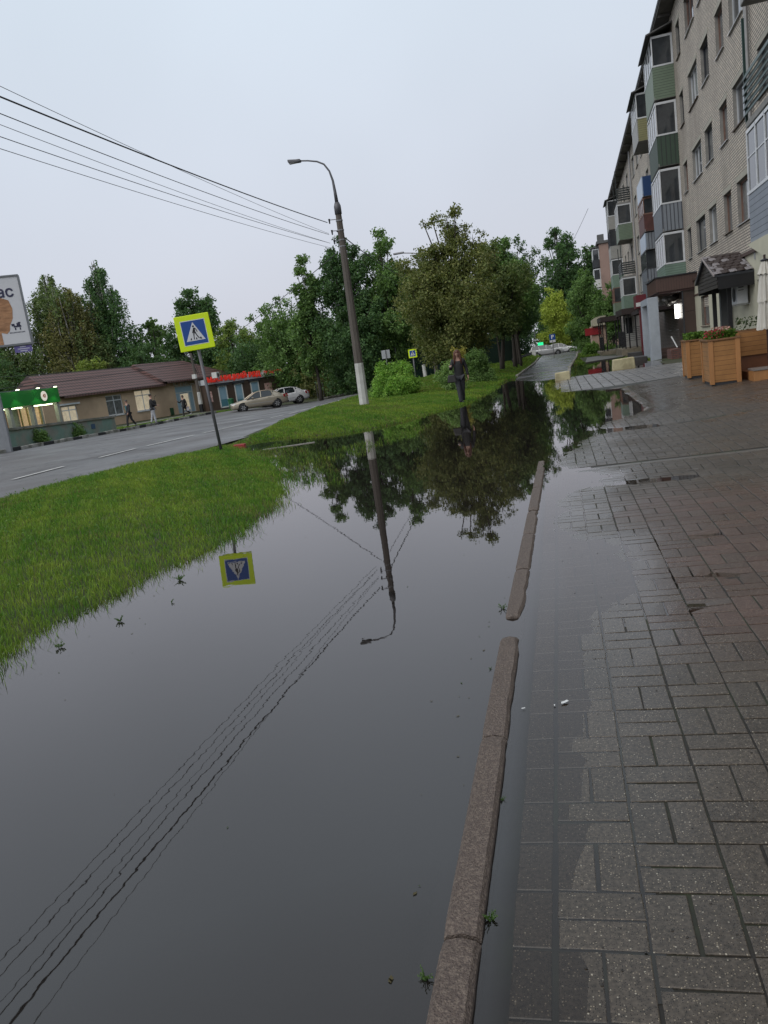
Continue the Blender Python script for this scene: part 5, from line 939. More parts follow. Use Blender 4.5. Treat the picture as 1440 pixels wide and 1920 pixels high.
# ================================================================ cars
TYRE = pm('tyre', (.015, .015, .016), .7, var=.2); RIM = pm('wheel_rim', (.45, .45, .46), .35, metal=.6, var=.1); CGL = glass('car_glass', (.015, .018, .022), .05, .3); TAIL = pm('tail_light', (.30, .01, .02), .2); HEAD = pm('head_light', (.6, .6, .6), .1); PLATE = pm('number_plate', (.7, .7, .7), .5); ARCH = pm('arch_black', (.008, .008, .009), .8)
def car(loc, rz, col, kind, label, metal=.5, name='parked_car', scl=1):
    t = empty(name, loc, rz, label=label, cat='car'); PT = pm('car_paint', col, .28, var=.03, metal=metal, coat=.5); W2 = .86
    # stations: x, half width, z bottom, z belt, z deck
    if kind == 'sedan': st = [(2.28, .55, .34, .58, .60), (2.2, .72, .24, .64, .68), (1.95, .82, .2, .72, .79), (1.4, .86, .19, .80, .90), (.95, .87, .19, .87, .97), (0, .87, .19, .91, .99), (-1.0, .87, .19, .95, 1.02), (-1.5, .86, .2, .97, 1.06), (-2.0, .82, .24, .95, 1.05), (-2.22, .74, .3, .88, 1.0), (-2.3, .6, .36, .74, .9)]; roof = [(1.0, .97), (.25, 1.37), (-.2, 1.44), (-.75, 1.43), (-1.15, 1.34), (-1.75, 1.06)]; wh = (1.38, -1.32)
    else: st = [(2.15, .55, .34, .56, .60), (2.05, .74, .24, .64, .70), (1.8, .82, .2, .74, .82), (1.2, .85, .19, .84, .95), (.8, .86, .19, .88, .98), (0, .86, .19, .92, 1.0), (-1.0, .86, .19, .94, 1.0), (-1.7, .84, .22, .95, 1.02), (-2.05, .80, .28, .93, 1.0), (-2.12, .74, .34, .85, .95)]; roof = [(.9, .98), (.2, 1.38), (-.4, 1.47), (-1.4, 1.47), (-1.85, 1.42), (-2.08, .98)]; wh = (1.28, -1.3)
    V = []; nr = 12
    for x, w, zb, zt, zd in st:
        zm = (zb+zt)*.5
        V += [(x, -w*.85, zb), (x, -w*.98, zb+.08), (x, -w, zm), (x, -w*.985, zt-.03), (x, -w*.93, zt+.02), (x, -w*.5, zd), (x, w*.5, zd), (x, w*.93, zt+.02), (x, w*.985, zt-.03), (x, w, zm), (x, w*.98, zb+.08), (x, w*.85, zb)]
    F = [(i*nr+j, i*nr+(j+1) % nr, (i+1)*nr+(j+1) % nr, (i+1)*nr+j) for i in range(len(st)-1) for j in range(nr)]+[tuple(range(nr-1, -1, -1)), tuple((len(st)-1)*nr+j for j in range(nr))]
    mb = MB(); mb.add(V, F); o = mb.build('body', PT, t, smooth=True); s_ = o.modifiers.new('s', 'SUBSURF'); s_.levels = s_.render_levels = 1
    # glass house
    def ring(x, z): f_ = max(0, min(1, (z-.97)/.47)); w = .80-.2*f_; return [(x, -w, z), (x, w, z)]
    top = [(x, z) for x, z in roof]; base = [(x, .95) for x, z in roof]; V = []
    for (x, z), (xb, zb) in zip(top, base):
        f_ = max(0, min(1, (z-.95)/.5)); wt = .80-.19*f_; V += [(x, -wt, z-.015), (x, wt, z-.015), (x, -.80, .93), (x, .80, .93)]
    n_ = len(top); F = []
    for i in range(n_-1): a = i*4; b = a+4; F += [(a, b, b+1, a+1), (a+2, b+2, b, a), (a+1, b+1, b+3, a+3)]
    F += [(2, 0, 1, 3), ((n_-1)*4+1, (n_-1)*4, (n_-1)*4+2, (n_-1)*4+3)]; mb = MB(); mb.add(V, F); mb.build('windows', CGL, t)
    mb = MB(); V = []; ii = list(range(1, n_-1)); 
    for i in ii: x, z = top[i]; f_ = (z-.95)/.5; w = .80-.19*f_; V += [(x, -w-.012, z-.05), (x, -w+.03, z+.004), (x, 0, z+.03), (x, w-.03, z+.004), (x, w+.012, z-.05)]
    F = [(i*5+j, i*5+j+1, (i+1)*5+j+1, (i+1)*5+j) for i in range(len(ii)-1) for j in range(4)]; mb.add(V, F)
    for s in (-1, 1):
        def pp(i, z=None): x, zz = top[i]; f_ = (zz-.95)/.5; return Vector((x, s*(.81-.19*f_), zz-.01))
        mb.tube([Vector((top[0][0], s*.81, .95)), pp(1)], .035, 5); mb.tube([pp(n_-2), Vector((top[-1][0]+.0, s*.81, .96))], .05, 5); mb.tube([Vector((-.12, s*.815, .94)), Vector((-.16, s*.63, 1.42))], .03, 5)
        mb.tube([Vector((-1.12, s*.815, .94)), Vector((-1.0, s*.64, 1.36))], .055 if kind == 'sedan' else .04, 5); mb.tube([pp(i) for i in range(1, n_-1)], .03, 5)
        mb.prism([(-.95+s*0, s*.80, .95), (-1.75 if kind == 'sedan' else -1.1, s*.80, .97), (-1.22 if kind == 'sedan' else -1.1, s*.66, 1.33)], (0, s*.012, 0))
    mb.build('roof', PT, t, smooth=False)
    for x in wh:
        for s in (-1, 1):
            MB().lathe((x, s*.845-(.02 if s > 0 else 0), .33), [(.385, 0), (.385, .03)], 22, axis='Y').build('wheel_arch', ARCH, t)
            w = MB().lathe((x, s*.80-.09, .31), [(.25, 0), (.30, .01), (.31, .05), (.31, .13), (.30, .18), (.25, .19)], 24, axis='Y').build('wheel', TYRE, t, smooth=True)
            mb = MB(); yo = s*.80+s*.097; mb.lathe((x, yo-.006, .31), [(.2, 0), (.2, .012)], 20, axis='Y')
            for q in range(6): a = q*PI/3; mb.prism([(x+.05*math.cos(a)-.025*math.sin(a), yo+s*.01, .31+.05*math.sin(a)+.025*math.cos(a)), (x+.05*math.cos(a)+.025*math.sin(a), yo+s*.01, .31+.05*math.sin(a)-.025*math.cos(a)), (x+.19*math.cos(a)+.03*math.sin(a), yo+s*.01, .31+.19*math.sin(a)-.03*math.cos(a)), (x+.19*math.cos(a)-.03*math.sin(a), yo+s*.01, .31+.19*math.sin(a)+.03*math.cos(a))], (0, s*.012, 0), 1)
            mb.build('rim', [ARCH, RIM], w)
    for s in (-1, 1):
        if kind == 'sedan': MB().prism([(-1.93, s*.825, .74), (-2.27, s*.64, .74), (-2.24, s*.60, .97), (-1.88, s*.80, .96)], (-.03, s*.02, .0)).build('tail_light', TAIL, t)
        else: MB().prism([(-2.0, s*.82, .70), (-2.15, s*.72, .70), (-2.13, s*.70, .98), (-1.98, s*.80, .98)], (-.02, s*.01, .0)).build('tail_light', TAIL, t)
        x = st[1][0]; MB().prism([(x-.28, s*.80, .62), (x+.04, s*.62, .58), (x+.02, s*.60, .69), (x-.3, s*.78, .74)], (.02, s*.02, .01)).build('headlight', HEAD, t)
        MB().box((.48, s*.84-(.16 if s < 0 else 0), .93), (.62, s*.84+(.16 if s > 0 else 0), 1.04)).build('mirror', PT, t, bevel=.02)
        mb = MB()
        for a in (.25, -.75): mb.box((a-.1, s*.875-.006, .84), (a+.1, s*.875+.006, .865))
        mb.build('door_handles', PT, t)
        if kind == 'sedan': MB().box((-1.0, s*.872-.006, .52), (.95, s*.872+.006, .55)).build('side_strip', RIM, t)
    MB().box((st[-1][0]-.03, -.26, .62), (st[-1][0]+.01, .26, .73)).build('number_plate', PLATE, t); MB().box((st[-1][0]-.0, -.62, .3), (st[-1][0]+.12, .62, .42)).build('bumper_insert', ARCH, t)
    if scl != 1: t.scale = (scl, scl, scl)
    return t
def hdg(a, b): return math.atan2(b[1]-a[1], b[0]-a[0])
rz = hdg((-21.4, 58.9), (-25.5, 56.6)); car((-23.5, 57.8, -.60), rz, (.40, .35, .27), 'sedan', 'champagne gold sedan parked nearest, seen from its left side, before the brown kiosk')
car((-23.1, 62.1, -.66), rz+.02, (.62, .62, .63), 'sedan', 'white sedan with red tail lights parked behind the gold one', metal=.1)
car((-1.4, 104, -.28), R(4), (.50, .50, .50), 'wagon', 'silver estate car parked in the lane in the far distance', metal=.4)
car((.2, 110, -.30), R(4), (.68, .68, .68), 'sedan', 'white car half hidden behind the far silver estate', metal=.05)
car((-8.2, 70, -.05), R(80), (.62, .62, .62), 'wagon', 'white car on the road seen over the hedge behind the walking woman', metal=.05)

# ================================================================ people
SKIN = pm('skin', (.42, .25, .19), .55, var=.05)
def skin_obj(name, pts, edges, rad, mt, parent, sub=2, rootv=0):
    bm = bmesh.new(); sl = bm.verts.layers.skin.verify(); vs = []
    for p, r in zip(pts, rad):
        v = bm.verts.new(p); v[sl].radius = (r if hasattr(r, '__len__') else (r, r)); v[sl].use_root = False; vs.append(v)
    vs[rootv][sl].use_root = True
    for a, b in edges: bm.edges.new((vs[a], vs[b]))
    me = bpy.data.meshes.new(name); bm.to_mesh(me); bm.free(); o = bpy.data.objects.new(name, me); C.objects.link(o); o.modifiers.new('k', 'SKIN'); s_ = o.modifiers.new('s', 'SUBSURF'); s_.levels = s_.render_levels = sub
    m2 = bake(o); bpy.data.objects.remove(o); m2.materials.clear(); m2.materials.append(mt); m2.polygons.foreach_set('use_smooth', [True]*len(m2.polygons)); m2.name = name; return link_mesh(name, m2, parent)
def person(loc, rz, H_, label, legs, arms, jacket, trousers, shoes, hair, longhair=False, top=None, head_tilt=0, wide=1.0, hood=False):
    """local frame: faces -Y. legs: [(fwd hip angle, knee bend)] L,R ; arms: [(fwd, out, elbow)] in degrees"""
    t = empty('person', loc, rz, label=label, cat='person'); s = H_/1.75
    hip = Vector((0, 0, .93)); P = [hip, Vector((0, 0, 1.08)), Vector((0, 0, 1.28)), Vector((0, -.01, 1.45)), Vector((0, -.02, 1.53))]; rad = [(.15, .11), (.135, .10), (.155, .11), (.085, .075), (.055, .055)]; E = [(0, 1), (1, 2), (2, 3), (3, 4)]
    hc = Vector((0, -.03-.035*head_tilt, 1.645-.01*head_tilt)); ta = R(14*head_tilt); P += [hc+Vector((0, .0, -.045)), hc+Vector((0, -.005, .03)), hc+Vector((0, 0, .085))]; rad += [(.066, .078), (.075, .09), (.045, .055)]; E += [(4, 5), (5, 6), (6, 7)]
    def chain(start, pts, rs): 
        k = start
        for p, r in zip(pts, rs): P.append(p); rad.append(r); E.append((k, len(P)-1)); k = len(P)-1
        return k
    legj = []; armj = []
    for sd_, (fa, kb) in zip((-1, 1), legs):
        h0 = Vector((sd_*.09, 0, .88)); d1 = Vector((-sd_*.07, -math.sin(R(fa)), -math.cos(R(fa)))).normalized(); kn = h0+d1*.42; d2 = Vector((-sd_*.05, -math.sin(R(fa-kb)), -math.cos(R(fa-kb)))); an = kn+d2*.42; legj.append((h0, kn, an, d2)); chain(0, [h0, (h0+kn)/2, kn, (kn*2+an)/3, an], [(.085, .085), (.078, .08), (.055, .058), (.055, .056), (.036, .04)])
    for sd_, (fa, oa, eb) in zip((-1, 1), arms):
        s0 = Vector((sd_*.185*wide, 0, 1.41)); d1 = Vector((sd_*math.sin(R(oa)), -math.sin(R(fa))*math.cos(R(oa)), -math.cos(R(fa))*math.cos(R(oa)))).normalized(); el = s0+d1*.29; d2 = Vector((sd_*math.sin(R(oa*.3)), -math.sin(R(fa+eb)), -math.cos(R(fa+eb)))).normalized(); wr = el+d2*.25
        k = chain(3, [s0, (s0+el)/2, el, wr], [.05, .045, .036, .026]); side = Vector((sd_, 0, 0)).cross(d2).normalized(); pal = wr+d2*.08; k2 = chain(k, [pal], [(.022, .032)]); 
        for q in range(4):
            b0 = pal+side*(.025-.0165*q)+d2*.012; ln = (.075, .083, .078, .062)[q]; cu = (d2*.9+Vector((-sd_*.35, 0, 0))).normalized(); chain(k2, [b0, b0+cu*ln*.5, b0+(cu*.7+Vector((-sd_*.7, 0, 0))).normalized()*ln], [.009, .0085, .007])
        b0 = wr+d2*.03+side*.03; chain(k, [b0, b0+(side+d2).normalized()*.05], [.01, .0085]); armj.append((s0, el, wr, d2))
    body = skin_obj('body', P, E, rad, SKIN, t, 2)
    mb = MB(); 
    for sd_ in (-1, 1): mb.ball(hc+Vector((sd_*.03, -.088, .015)), (.011, .006, .008), 8)
    mb.build('eyes', BLK, body); MB().prism([hc+Vector(p) for p in ((-.012, -.088, -.022), (.012, -.088, -.022), (0, -.118, -.02), (0, -.09, .02))][:3], (0, .002, .03)).build('nose', SKIN, body); MB().ball(hc+Vector((0, -.083, -.05)), (.022, .008, .007), 8).build('mouth', pm('lips', (.3, .09, .08), .5), body)
    mb = MB(); 
    for sd_ in (-1, 1): mb.ball(hc+Vector((sd_*.078, .0, .0)), (.01, .018, .03), 8)
    mb.build('ears', SKIN, body)
    # hair
    HM = pm('hair', hair, .45, var=.3, scale=20, stretch=(1, 1, .1)); mb = MB(); mb.ball(hc+Vector((0, .018, .045)), (.09, .098, .088), 14); 
    if longhair:
        for q in range(11):
            a = R(200+q*-22) if False else R(-20+q*22); x = .082*math.cos(a); yy = .075*math.sin(a)+.015; L_ = .34 if q in (0, 10) else .42
            mb.tube([hc+Vector((x*.85, yy*.8, .08)), hc+Vector((x*1.05, yy, -.03)), hc+Vector((x*1.3, yy-.02 if q in (0, 10) else yy+.01, -.18)), hc+Vector((x*1.45, yy-.04 if q in (0, 10) else yy, -L_))], [.03, .036, .034, .012], 7)
    mb.build('hair', HM, t, smooth=True)
    J = pm('jacket', jacket, .7, var=.25, scale=8, bump=.4, bscale=14); jp = [Vector((0, 0, .80)), Vector((0, 0, .98)), Vector((0, 0, 1.2)), Vector((0, .0, 1.40)), Vector((0, 0, 1.47))]; jr = [(.20*wide, .15), (.18*wide, .14), (.178*wide, .135), (.13, .105), (.075, .07)]; je = [(0, 1), (1, 2), (2, 3), (3, 4)]; 
    for (s0, el, wr, d2) in armj:
        k = len(jp); jp += [s0, (s0+el)/2, el, wr-d2*.01]; jr += [.078, .068, .058, .046]; je += [(3, k), (k, k+1), (k+1, k+2), (k+2, k+3)]
    if hood: k = len(jp); jp += [hc+Vector((0, .04, -.06)), hc+Vector((0, .045, .03))]; jr += [(.10, .09), (.105, .1)]; je += [(4, k), (k, k+1)]
    skin_obj('jacket', jp, je, jr, J, t, 2, 1)
    if top: MB().ball((0, -.105, 1.24), (.06*wide, .05, .2), 12).build('shirt', pm('shirt', top, .8), t, smooth=True)
    T = pm('trousers', trousers, .75, var=.3, scale=6, bump=.3, bscale=12); tp = [Vector((0, 0, .95))]; tr_ = [(.155, .12)]; te = []
    for (h0, kn, an, d2) in legj: k = len(tp); tp += [h0, (h0+kn)/2, kn, (kn+an)/2, an+d2*.0]; tr_ += [(.10, .10), (.093, .095), (.074, .076), (.068, .07), (.062, .066)]; te += [(0, k), (k, k+1), (k+1, k+2), (k+2, k+3), (k+3, k+4)]
    skin_obj('trousers', tp, te, tr_, T, t, 2)
    S_ = pm('shoes', shoes, .5, var=.1)
    for (h0, kn, an, d2) in legj:
        f_ = Vector((0, -1, 0)); f_ = (f_-d2*f_.dot(d2)*.6).normalized(); skin_obj('shoe', [an+d2*.05-f_*.04, an+d2*.07+f_*.08, an+d2*.075+f_*.17], [(0, 1), (1, 2)], [(.045, .05), (.042, .034), (.036, .022)], S_, t, 1)
    t.scale = (s, s, s); return t, armj
# walking woman
t, aj = person((-2.93, 23.12, .0), R(7), 1.60, 'young woman with long auburn hair, black jacket and dark jeans at the lawn edge', [(14, 10), (-12, 14)], [(28, 14, 78), (-8, 16, 18)], (.014, .014, .016), (.035, .037, .045), (.015, .015, .016), (.085, .025, .012), longhair=True, head_tilt=1.1, wide=.95)
w = aj[0][2]; MB().box(tuple(w+Vector((-.035, -.15, .02))), tuple(w+Vector((.035, -.06, .035)))).build('phone', pm('phone_case', (.6, .6, .6), .3), t)
bagm = pm('bag_leather', (.03, .028, .028), .45, var=.3); b = MB().prism([tuple(aj[0][1]+Vector(p)) for p in ((-.16, -.12, -.42), (.14, -.12, -.42), (.10, -.12, -.18), (-.12, -.12, -.18))], (0, .10, 0)).build('shoulder_bag', bagm, label='black leather bag hanging from the woman’s bent arm', cat='bag', bevel=.02)
b.parent = None; b.matrix_world = Matrix.Translation((-2.93, 23.12, .0)) @ Matrix.Rotation(R(7), 4, 'Z') @ Matrix.Scale(1.60/1.75, 4)
e0 = aj[0][1]; MB().tube([e0+Vector((-.1, -.07, -.18)), e0+Vector((-.05, -.06, .03)), e0+Vector((.02, -.05, .04)), e0+Vector((.08, -.07, -.18))], .008, 6).build('strap', bagm, b)
person((-25.98, 42.72, -.13), R(-28), 1.68, 'man in open dark jacket and teal shirt walking toward the road by the kerb', [(20, 12), (-16, 20)], [(-14, 14, 12), (16, 14, 14)], (.015, .017, .025), (.02, .02, .022), (.012, .012, .012), (.03, .025, .02), top=(.05, .16, .17))
t, aj = person((-24.6, 43.2, -.10), R(120), 1.80, 'person in black hoodie and light grey trousers seen from behind on the kerb', [(8, 4), (-10, 6)], [(18, 10, 50), (4, 10, 30)], (.012, .012, .014), (.42, .43, .46), (.04, .04, .05), (.02, .016, .014), wide=1.15)
b = MB().ball((0, 0, 0), (.13, .1, .2), 12).build('shoulder_bag', pm('black_nylon', (.01, .01, .011), .6), label='black rucksack-like bag on the back of the grey-trousered walker', cat='bag', smooth=True); b.location = (-24.45, 43.32, 1.13); MB().tube([(.02, .02, .17), (.1, .02, .4), (.2, 0, .45)], .015, 6).build('strap', BLK, b)
t, aj = person((-28.1, 54.1, -.32), R(-25), 1.66, 'figure in black hooded jacket and white shoes walking before the blue door', [(16, 10), (-20, 40)], [(35, 16, 90), (-10, 18, 10)], (.010, .010, .012), (.012, .012, .014), (.6, .6, .6), (.02, .016, .014), hood=True)
b = MB().prism([(-.1, 0, -.3), (.1, 0, -.3), (.12, 0, 0), (-.12, 0, 0)], (0, .08, 0)).build('carrier_bag', pm('pale_bag', (.4, .38, .4), .5), label='pale carrier bag in the hand of the hooded figure', cat='bag'); b.location = (-27.85, 54.1, .45); MB().tube([(-.06, .04, 0), (0, .04, .1), (.06, .04, 0)], .008, 5).build('handle', P_WHITE, b)

# ================================================================ vegetation
BARK = pm('bark', (.05, .042, .034), .9, var=.35, scale=12, stretch=(1, 1, .25), bump=.6); BIRCH = pm('birch_bark', (.38, .36, .33), .8, var=.3, scale=4, col2=(.04, .035, .03), c2amt=.9, c2scale=5, stretch=(1, 1, 2))
G_DARK = ((.020, .042, .018), (.042, .075, .025)); G_MID = ((.033, .062, .02), (.065, .105, .03)); G_OLV = ((.042, .056, .018), (.085, .088, .03)); G_YEL = ((.10, .13, .02), (.17, .19, .035)); G_BIR = ((.035, .055, .022), (.075, .095, .035)); G_BRT = ((.05, .11, .02), (.12, .19, .035))
def crown_leaves(lumps, nleaf, leaf, cols, seed, droop=0, clus=None, jit=.22, inner=.45):
    rr = np.random.RandomState(seed); L = np.array(lumps, float); w = (L[:, 3]*L[:, 4]*L[:, 5])**.55; w /= w.sum(); per = 26; nc = max(8, nleaf//per); ix = rr.choice(len(L), nc, p=w)
    d = rr.normal(size=(nc, 3)); d /= np.linalg.norm(d, axis=1)[:, None]; rad = inner+(1.04-inner)*rr.rand(nc)**.55
    cc = L[ix, :3]+d*rad[:, None]*L[ix, 3:6]; cr_ = (clus or .13)*np.cbrt(L[ix, 3]*L[ix, 4]*L[ix, 5])+leaf*.9
    pts = np.repeat(cc, per, 0); g = rr.normal(size=(nc*per, 3))*np.repeat(cr_, per)[:, None]*.55
    if droop: g[:, 2] = -np.abs(g[:, 2])*droop; g[:, :2] *= .45
    pts = pts+g; cb = np.repeat(rr.uniform(1-jit, 1+jit, nc), per)*rr.uniform(.8, 1.2, nc*per); return pts, cb, rr
def tree(base, H_, lumps, nleaf, leaf, cols, label, seed, trunk_r=.2, droop=0, bark=None, group=None, name='tree', kindcat='tree', limb=True, clus=None, fork=.35, trunk_top=None, jit=.22, inner=.45, lean=(0, 0)):
    """lumps: (x,y,z,rx,ry,rz) relative to the base"""
    t = empty(name, base, 0, label=label, cat=kindcat, group=group); pts, cb, rr = crown_leaves(lumps, int(nleaf*1.6), leaf, cols, seed, droop, clus, jit, inner)
    leaf_mesh('crown', pts, leaf, cols[0], cols[1], rr, t, cb*2.7)
    mb = MB(); zt = trunk_top or H_*.75; q = [Vector((lean[0]*f_+.06*math.sin(f_*5+seed), lean[1]*f_, zt*f_)) for f_ in (-.03, .12, .3, .5, .75, 1)]; mb.tube(q, [trunk_r*1.1, trunk_r*.85, trunk_r*.65, trunk_r*.45, trunk_r*.22, trunk_r*.07], 9)
    if limb:
        for l in lumps:
            z0 = min(max(fork*H_, l[2]*.55), zt*.9); f_ = z0/zt; p0 = Vector((lean[0]*f_, lean[1]*f_, z0)); p1 = Vector(l[:3]); md = (p0+p1)/2+Vector((0, 0, -.08*(p1-p0).length)); mb.tube([p0, md, p1, p1+Vector((0, 0, l[5]*.7))], [trunk_r*.38, trunk_r*.26, trunk_r*.12, trunk_r*.03], 6)
    mb.build('trunk', bark or BARK, t, smooth=True); return t
def lumpy(prof, n, seed, ry=1.0, k=.30, off=(0, 0)):
    """prof: list (z, halfwidth) -> lumps filling the outline unevenly"""
    rr = random.Random(seed); zs = [p[0] for p in prof]; out = []
    for i in range(n):
        z = zs[0]+(zs[-1]-zs[0])*((i+.5)/n); w = float(np.interp(z, zs, [p[1] for p in prof]))
        for q in range(5 if w > 2 else (4 if w > 1.2 else 2)):
            a = rr.uniform(0, 2*PI); r = w*rr.uniform(.15, .80); s_ = max(.35, w*k*rr.uniform(.9, 1.5)); out.append((off[0]+r*math.cos(a), off[1]+r*math.sin(a)*ry, z+rr.uniform(-.3, .3)*s_, s_, s_*ry, s_*rr.uniform(.75, 1.1)))
    return out
g0 = lambda x, y: float(zroad(np.array([x]), np.array([y]))[0])
gp_ = 'trees behind the shops across the road'
# weeping birches behind the shops
def birch(x, y, H_, w, seed, label, n=9000, cols=G_BIR): return tree((x, y, -.5), H_, lumpy([(H_*.22, w*.85), (H_*.45, w*1.05), (H_*.7, w*.85), (H_*.9, w*.5), (H_, w*.1)], 12, seed, k=.33), int(n*1.9), .26, cols, label, seed, trunk_r=.3, droop=3.2, bark=BIRCH, group=gp_, clus=.24, jit=.3, trunk_top=H_*.9)
birch(-59.5, 74, 18.2, 4.2, 31, 'weeping birch behind the billboard, cut by the left edge of the photo')
birch(-54.0, 78.2, 17.2, 5.6, 32, 'broad weeping birch, tallest mass directly right of the billboard', 15000)
birch(-49.8, 81, 18.3, 3.4, 33, 'slender pointed birch with a wispy top above the tan shop roof', 9000, G_DARK)
birch(-51.5, 76.5, 15.2, 3.8, 36, 'olive-tinged birch between the broad and the slender one', 8000, ((.05, .05, .02), (.09, .085, .03)))
tree((-46.0, 84, -.5), 11.5, lumpy([(1.5, 3.5), (5, 4.6), (9, 3.0), (11.3, .8)], 7, 34), 13000, .27, G_MID, 'mid-green bushy tree sloping down to the right behind the roof', 34, .25, droop=1.2, group=gp_)
tree((-47.8, 72.5, -.5), 6.8, lumpy([(1, 2.5), (3.5, 3.2), (6.6, 1.4)], 5, 35), 7000, .24, ((.06, .09, .02), (.12, .14, .03)), 'low yellow-green shrub tree peeping over the left of the tan roof', 35, .18, group=gp_)
tree((-57, 68, -.5), 8, lumpy([(1, 4), (4, 5), (7.6, 2.4)], 6, 37, k=.4), 10000, .26, G_DARK, 'low dark tree behind the green shop', 37, .2, group=gp_)
tree((-43, 76, -.5), 7.4, lumpy([(1, 3), (4, 4), (7.2, 2)], 6, 38, k=.4), 9000, .25, G_DARK, 'low dark tree just behind the middle of the tan roof', 38, .2, group=gp_)
tree((-39.9, 83.2, -.5), 13.6, lumpy([(1.5, 2.6), (5, 4.2), (9, 4.0), (12, 2.4), (13.6, .9)], 9, 39, k=.30), 17000, .30, G_DARK, 'dark maple with a ragged outline right behind the yellow crossing sign', 39, .3, group=gp_, jit=.3)
tree((-34.8, 81, -.5), 9.2, lumpy([(1, 3.0), (5, 3.8), (8.8, 1.5)], 7, 40), 13000, .25, ((.045, .075, .02), (.1, .125, .03)), 'yellowish green tree right of the dark maple, above the kiosk', 40, .25, group=gp_)
lm = lumpy([(.6, 3.8), (4, 5.0), (7, 3.6), (8.2, 2)], 9, 41)+[(-2.9, 0, 8.0, .8, .8, .7), (-1.6, 0, 9.3, .8, .7, .6), (-.2, .2, 10.2, .6, .6, .8), (1.1, 0, 9.6, .8, .7, .6), (2.6, 0, 9.0, .8, .8, .6), (-3.6, 0, 9.0, .5, .5, .4)]
tree((-26.6, 75.6, -.8), 10.6, lm, 21000, .25, G_MID, 'wide green tree with spreading feathery arms above the brown kiosk', 41, .28, group=gp_, jit=.3)
tree((-21.5, 73, -.8), 6.2, lumpy([(.3, 3.4), (3, 4.4), (6, 2.2)], 6, 42, k=.42), 12000, .24, ((.04, .05, .02), (.08, .08, .03)), 'drooping olive tree over the parked white car', 42, .2, group=gp_, droop=1.6)
tree((-31, 78, -.6), 6.5, lumpy([(.5, 3.6), (3, 4.2), (6.2, 2.4)], 6, 43, k=.42), 9000, .25, G_DARK, 'dark undergrowth tree directly behind the kiosk', 43, .2, group=gp_)
# large poplars
def pop(x, y, H_, prof, n, seed, label, **k): return tree((x, y, k.pop('z', -.6)), H_, lumpy(prof, 12, seed, k=.27), n, .22, G_MID if seed % 2 else G_DARK, label, seed, .17, group='poplars behind the lamp pole', jit=.3, **k)
pop(-18.9, 59.6, 11.3, [(2, 1.0), (5, 1.7), (8.5, 1.5), (11.4, .35)], 8000, 51, 'thin spiky poplar standing left of the big poplar group')
pop(-15.6, 60.5, 12.5, [(1.0, 2.6), (5, 3.6), (9, 2.9), (11.5, 1.3), (12.4, .5)], 22000, 52, 'big dark poplar right behind the lamp pole', z=-.5)
pop(-12.9, 61.3, 12.2, [(1.0, 2.4), (5, 3.3), (9, 2.5), (11.4, 1.1), (12.2, .4)], 20000, 53, 'big poplar just right of the lamp pole', z=-.3)
pop(-10.6, 66, 10.6, [(1.5, 2.0), (5, 2.4), (8, 1.9), (10.4, .5)], 9000, 54, 'poplar with sky gaps between the lamp pole and the brown-leaved tree', z=-.1)
tree((-17.5, 68, -.7), 7.5, lumpy([(.2, 3.5), (3, 4.2), (7, 2.5)], 6, 55, k=.42), 11000, .24, G_DARK, 'dark tree behind the stake fence at the far kerb', 55, .2, group=gp_)
tree((-12.2, 70, -.3), 6.0, lumpy([(.2, 3.2), (3, 3.8), (5.8, 2.5)], 5, 56, k=.42), 8000, .24, G_DARK, 'dark tree behind the green sheet fence', 56, .2, group=gp_)
# the olive-brown lime in the middle
lm = lumpy([(1.4, 2.1), (3, 3.1), (4.6, 3.1), (5.9, 2.2), (6.8, 1.2), (7.6, .7)], 11, 61, k=.27, off=(-.1, 0))+[(-2.4, 0, 6.1, .7, .7, .6), (-1.2, .2, 6.5, .7, .7, .5), (.35, 0, 7.4, .8, .7, .6), (.0, 0, 8.15, .55, .5, .35), (-.75, 0, 8.25, .35, .3, .25), (.45, 0, 8.5, .28, .3, .3), (-1.2, 0, 8.1, .22, .2, .2), (1.2, 0, 6.9, .7, .6, .5)]
tree((-4.9, 41.0, .1), 8.4, lm, 38000, .135, G_OLV, 'large olive-brown lime tree in the middle of the photo behind the woman', 61, .2, clus=.16, jit=.3, trunk_top=6.5)
# row along the lane
row = 'trees in the row beside the lane'
for (x, y, H_, w, sd_, cols, lab, ln) in [(-3.3, 46.5, 7.6, 2.0, 62, ((.035, .055, .02), (.075, .09, .03)), 'leaning tree of the row, first right of the olive-brown lime', (.5, 0)), (-2.8, 51, 8.2, 1.9, 63, G_MID, 'upright dark-trunked tree, second of the row', (0, 0)), (-2.9, 56, 8.6, 2.3, 64, G_DARK, 'third tree of the row with arms reaching right against the sky', (.2, 0)), (-3.1, 62, 8.0, 2.2, 65, G_DARK, 'fourth tree of the row', (0, 0)), (-3.4, 70, 7.6, 2.2, 66, G_DARK, 'fifth tree of the row, beside the picket railing', (0, 0)), (-4.2, 80, 8.2, 2.3, 67, G_DARK, 'sixth and farthest tree of the row', (0, 0))]:
    lm = lumpy([(H_*.34, w*.7), (H_*.55, w), (H_*.8, w*.75), (H_, w*.2)], 7, sd_, k=.33)
    if sd_ == 64: lm += [(1.4, 0, 7.2, .5, .5, .4), (2.1, 0, 7.7, .4, .4, .3), (2.5, 0, 6.9, .35, .3, .5), (.9, 0, 8.3, .4, .4, .5)]
    tree((x, y, 0), H_, lm, 12000, .16, cols, lab, sd_, .16, group=row, lean=ln, jit=.3)
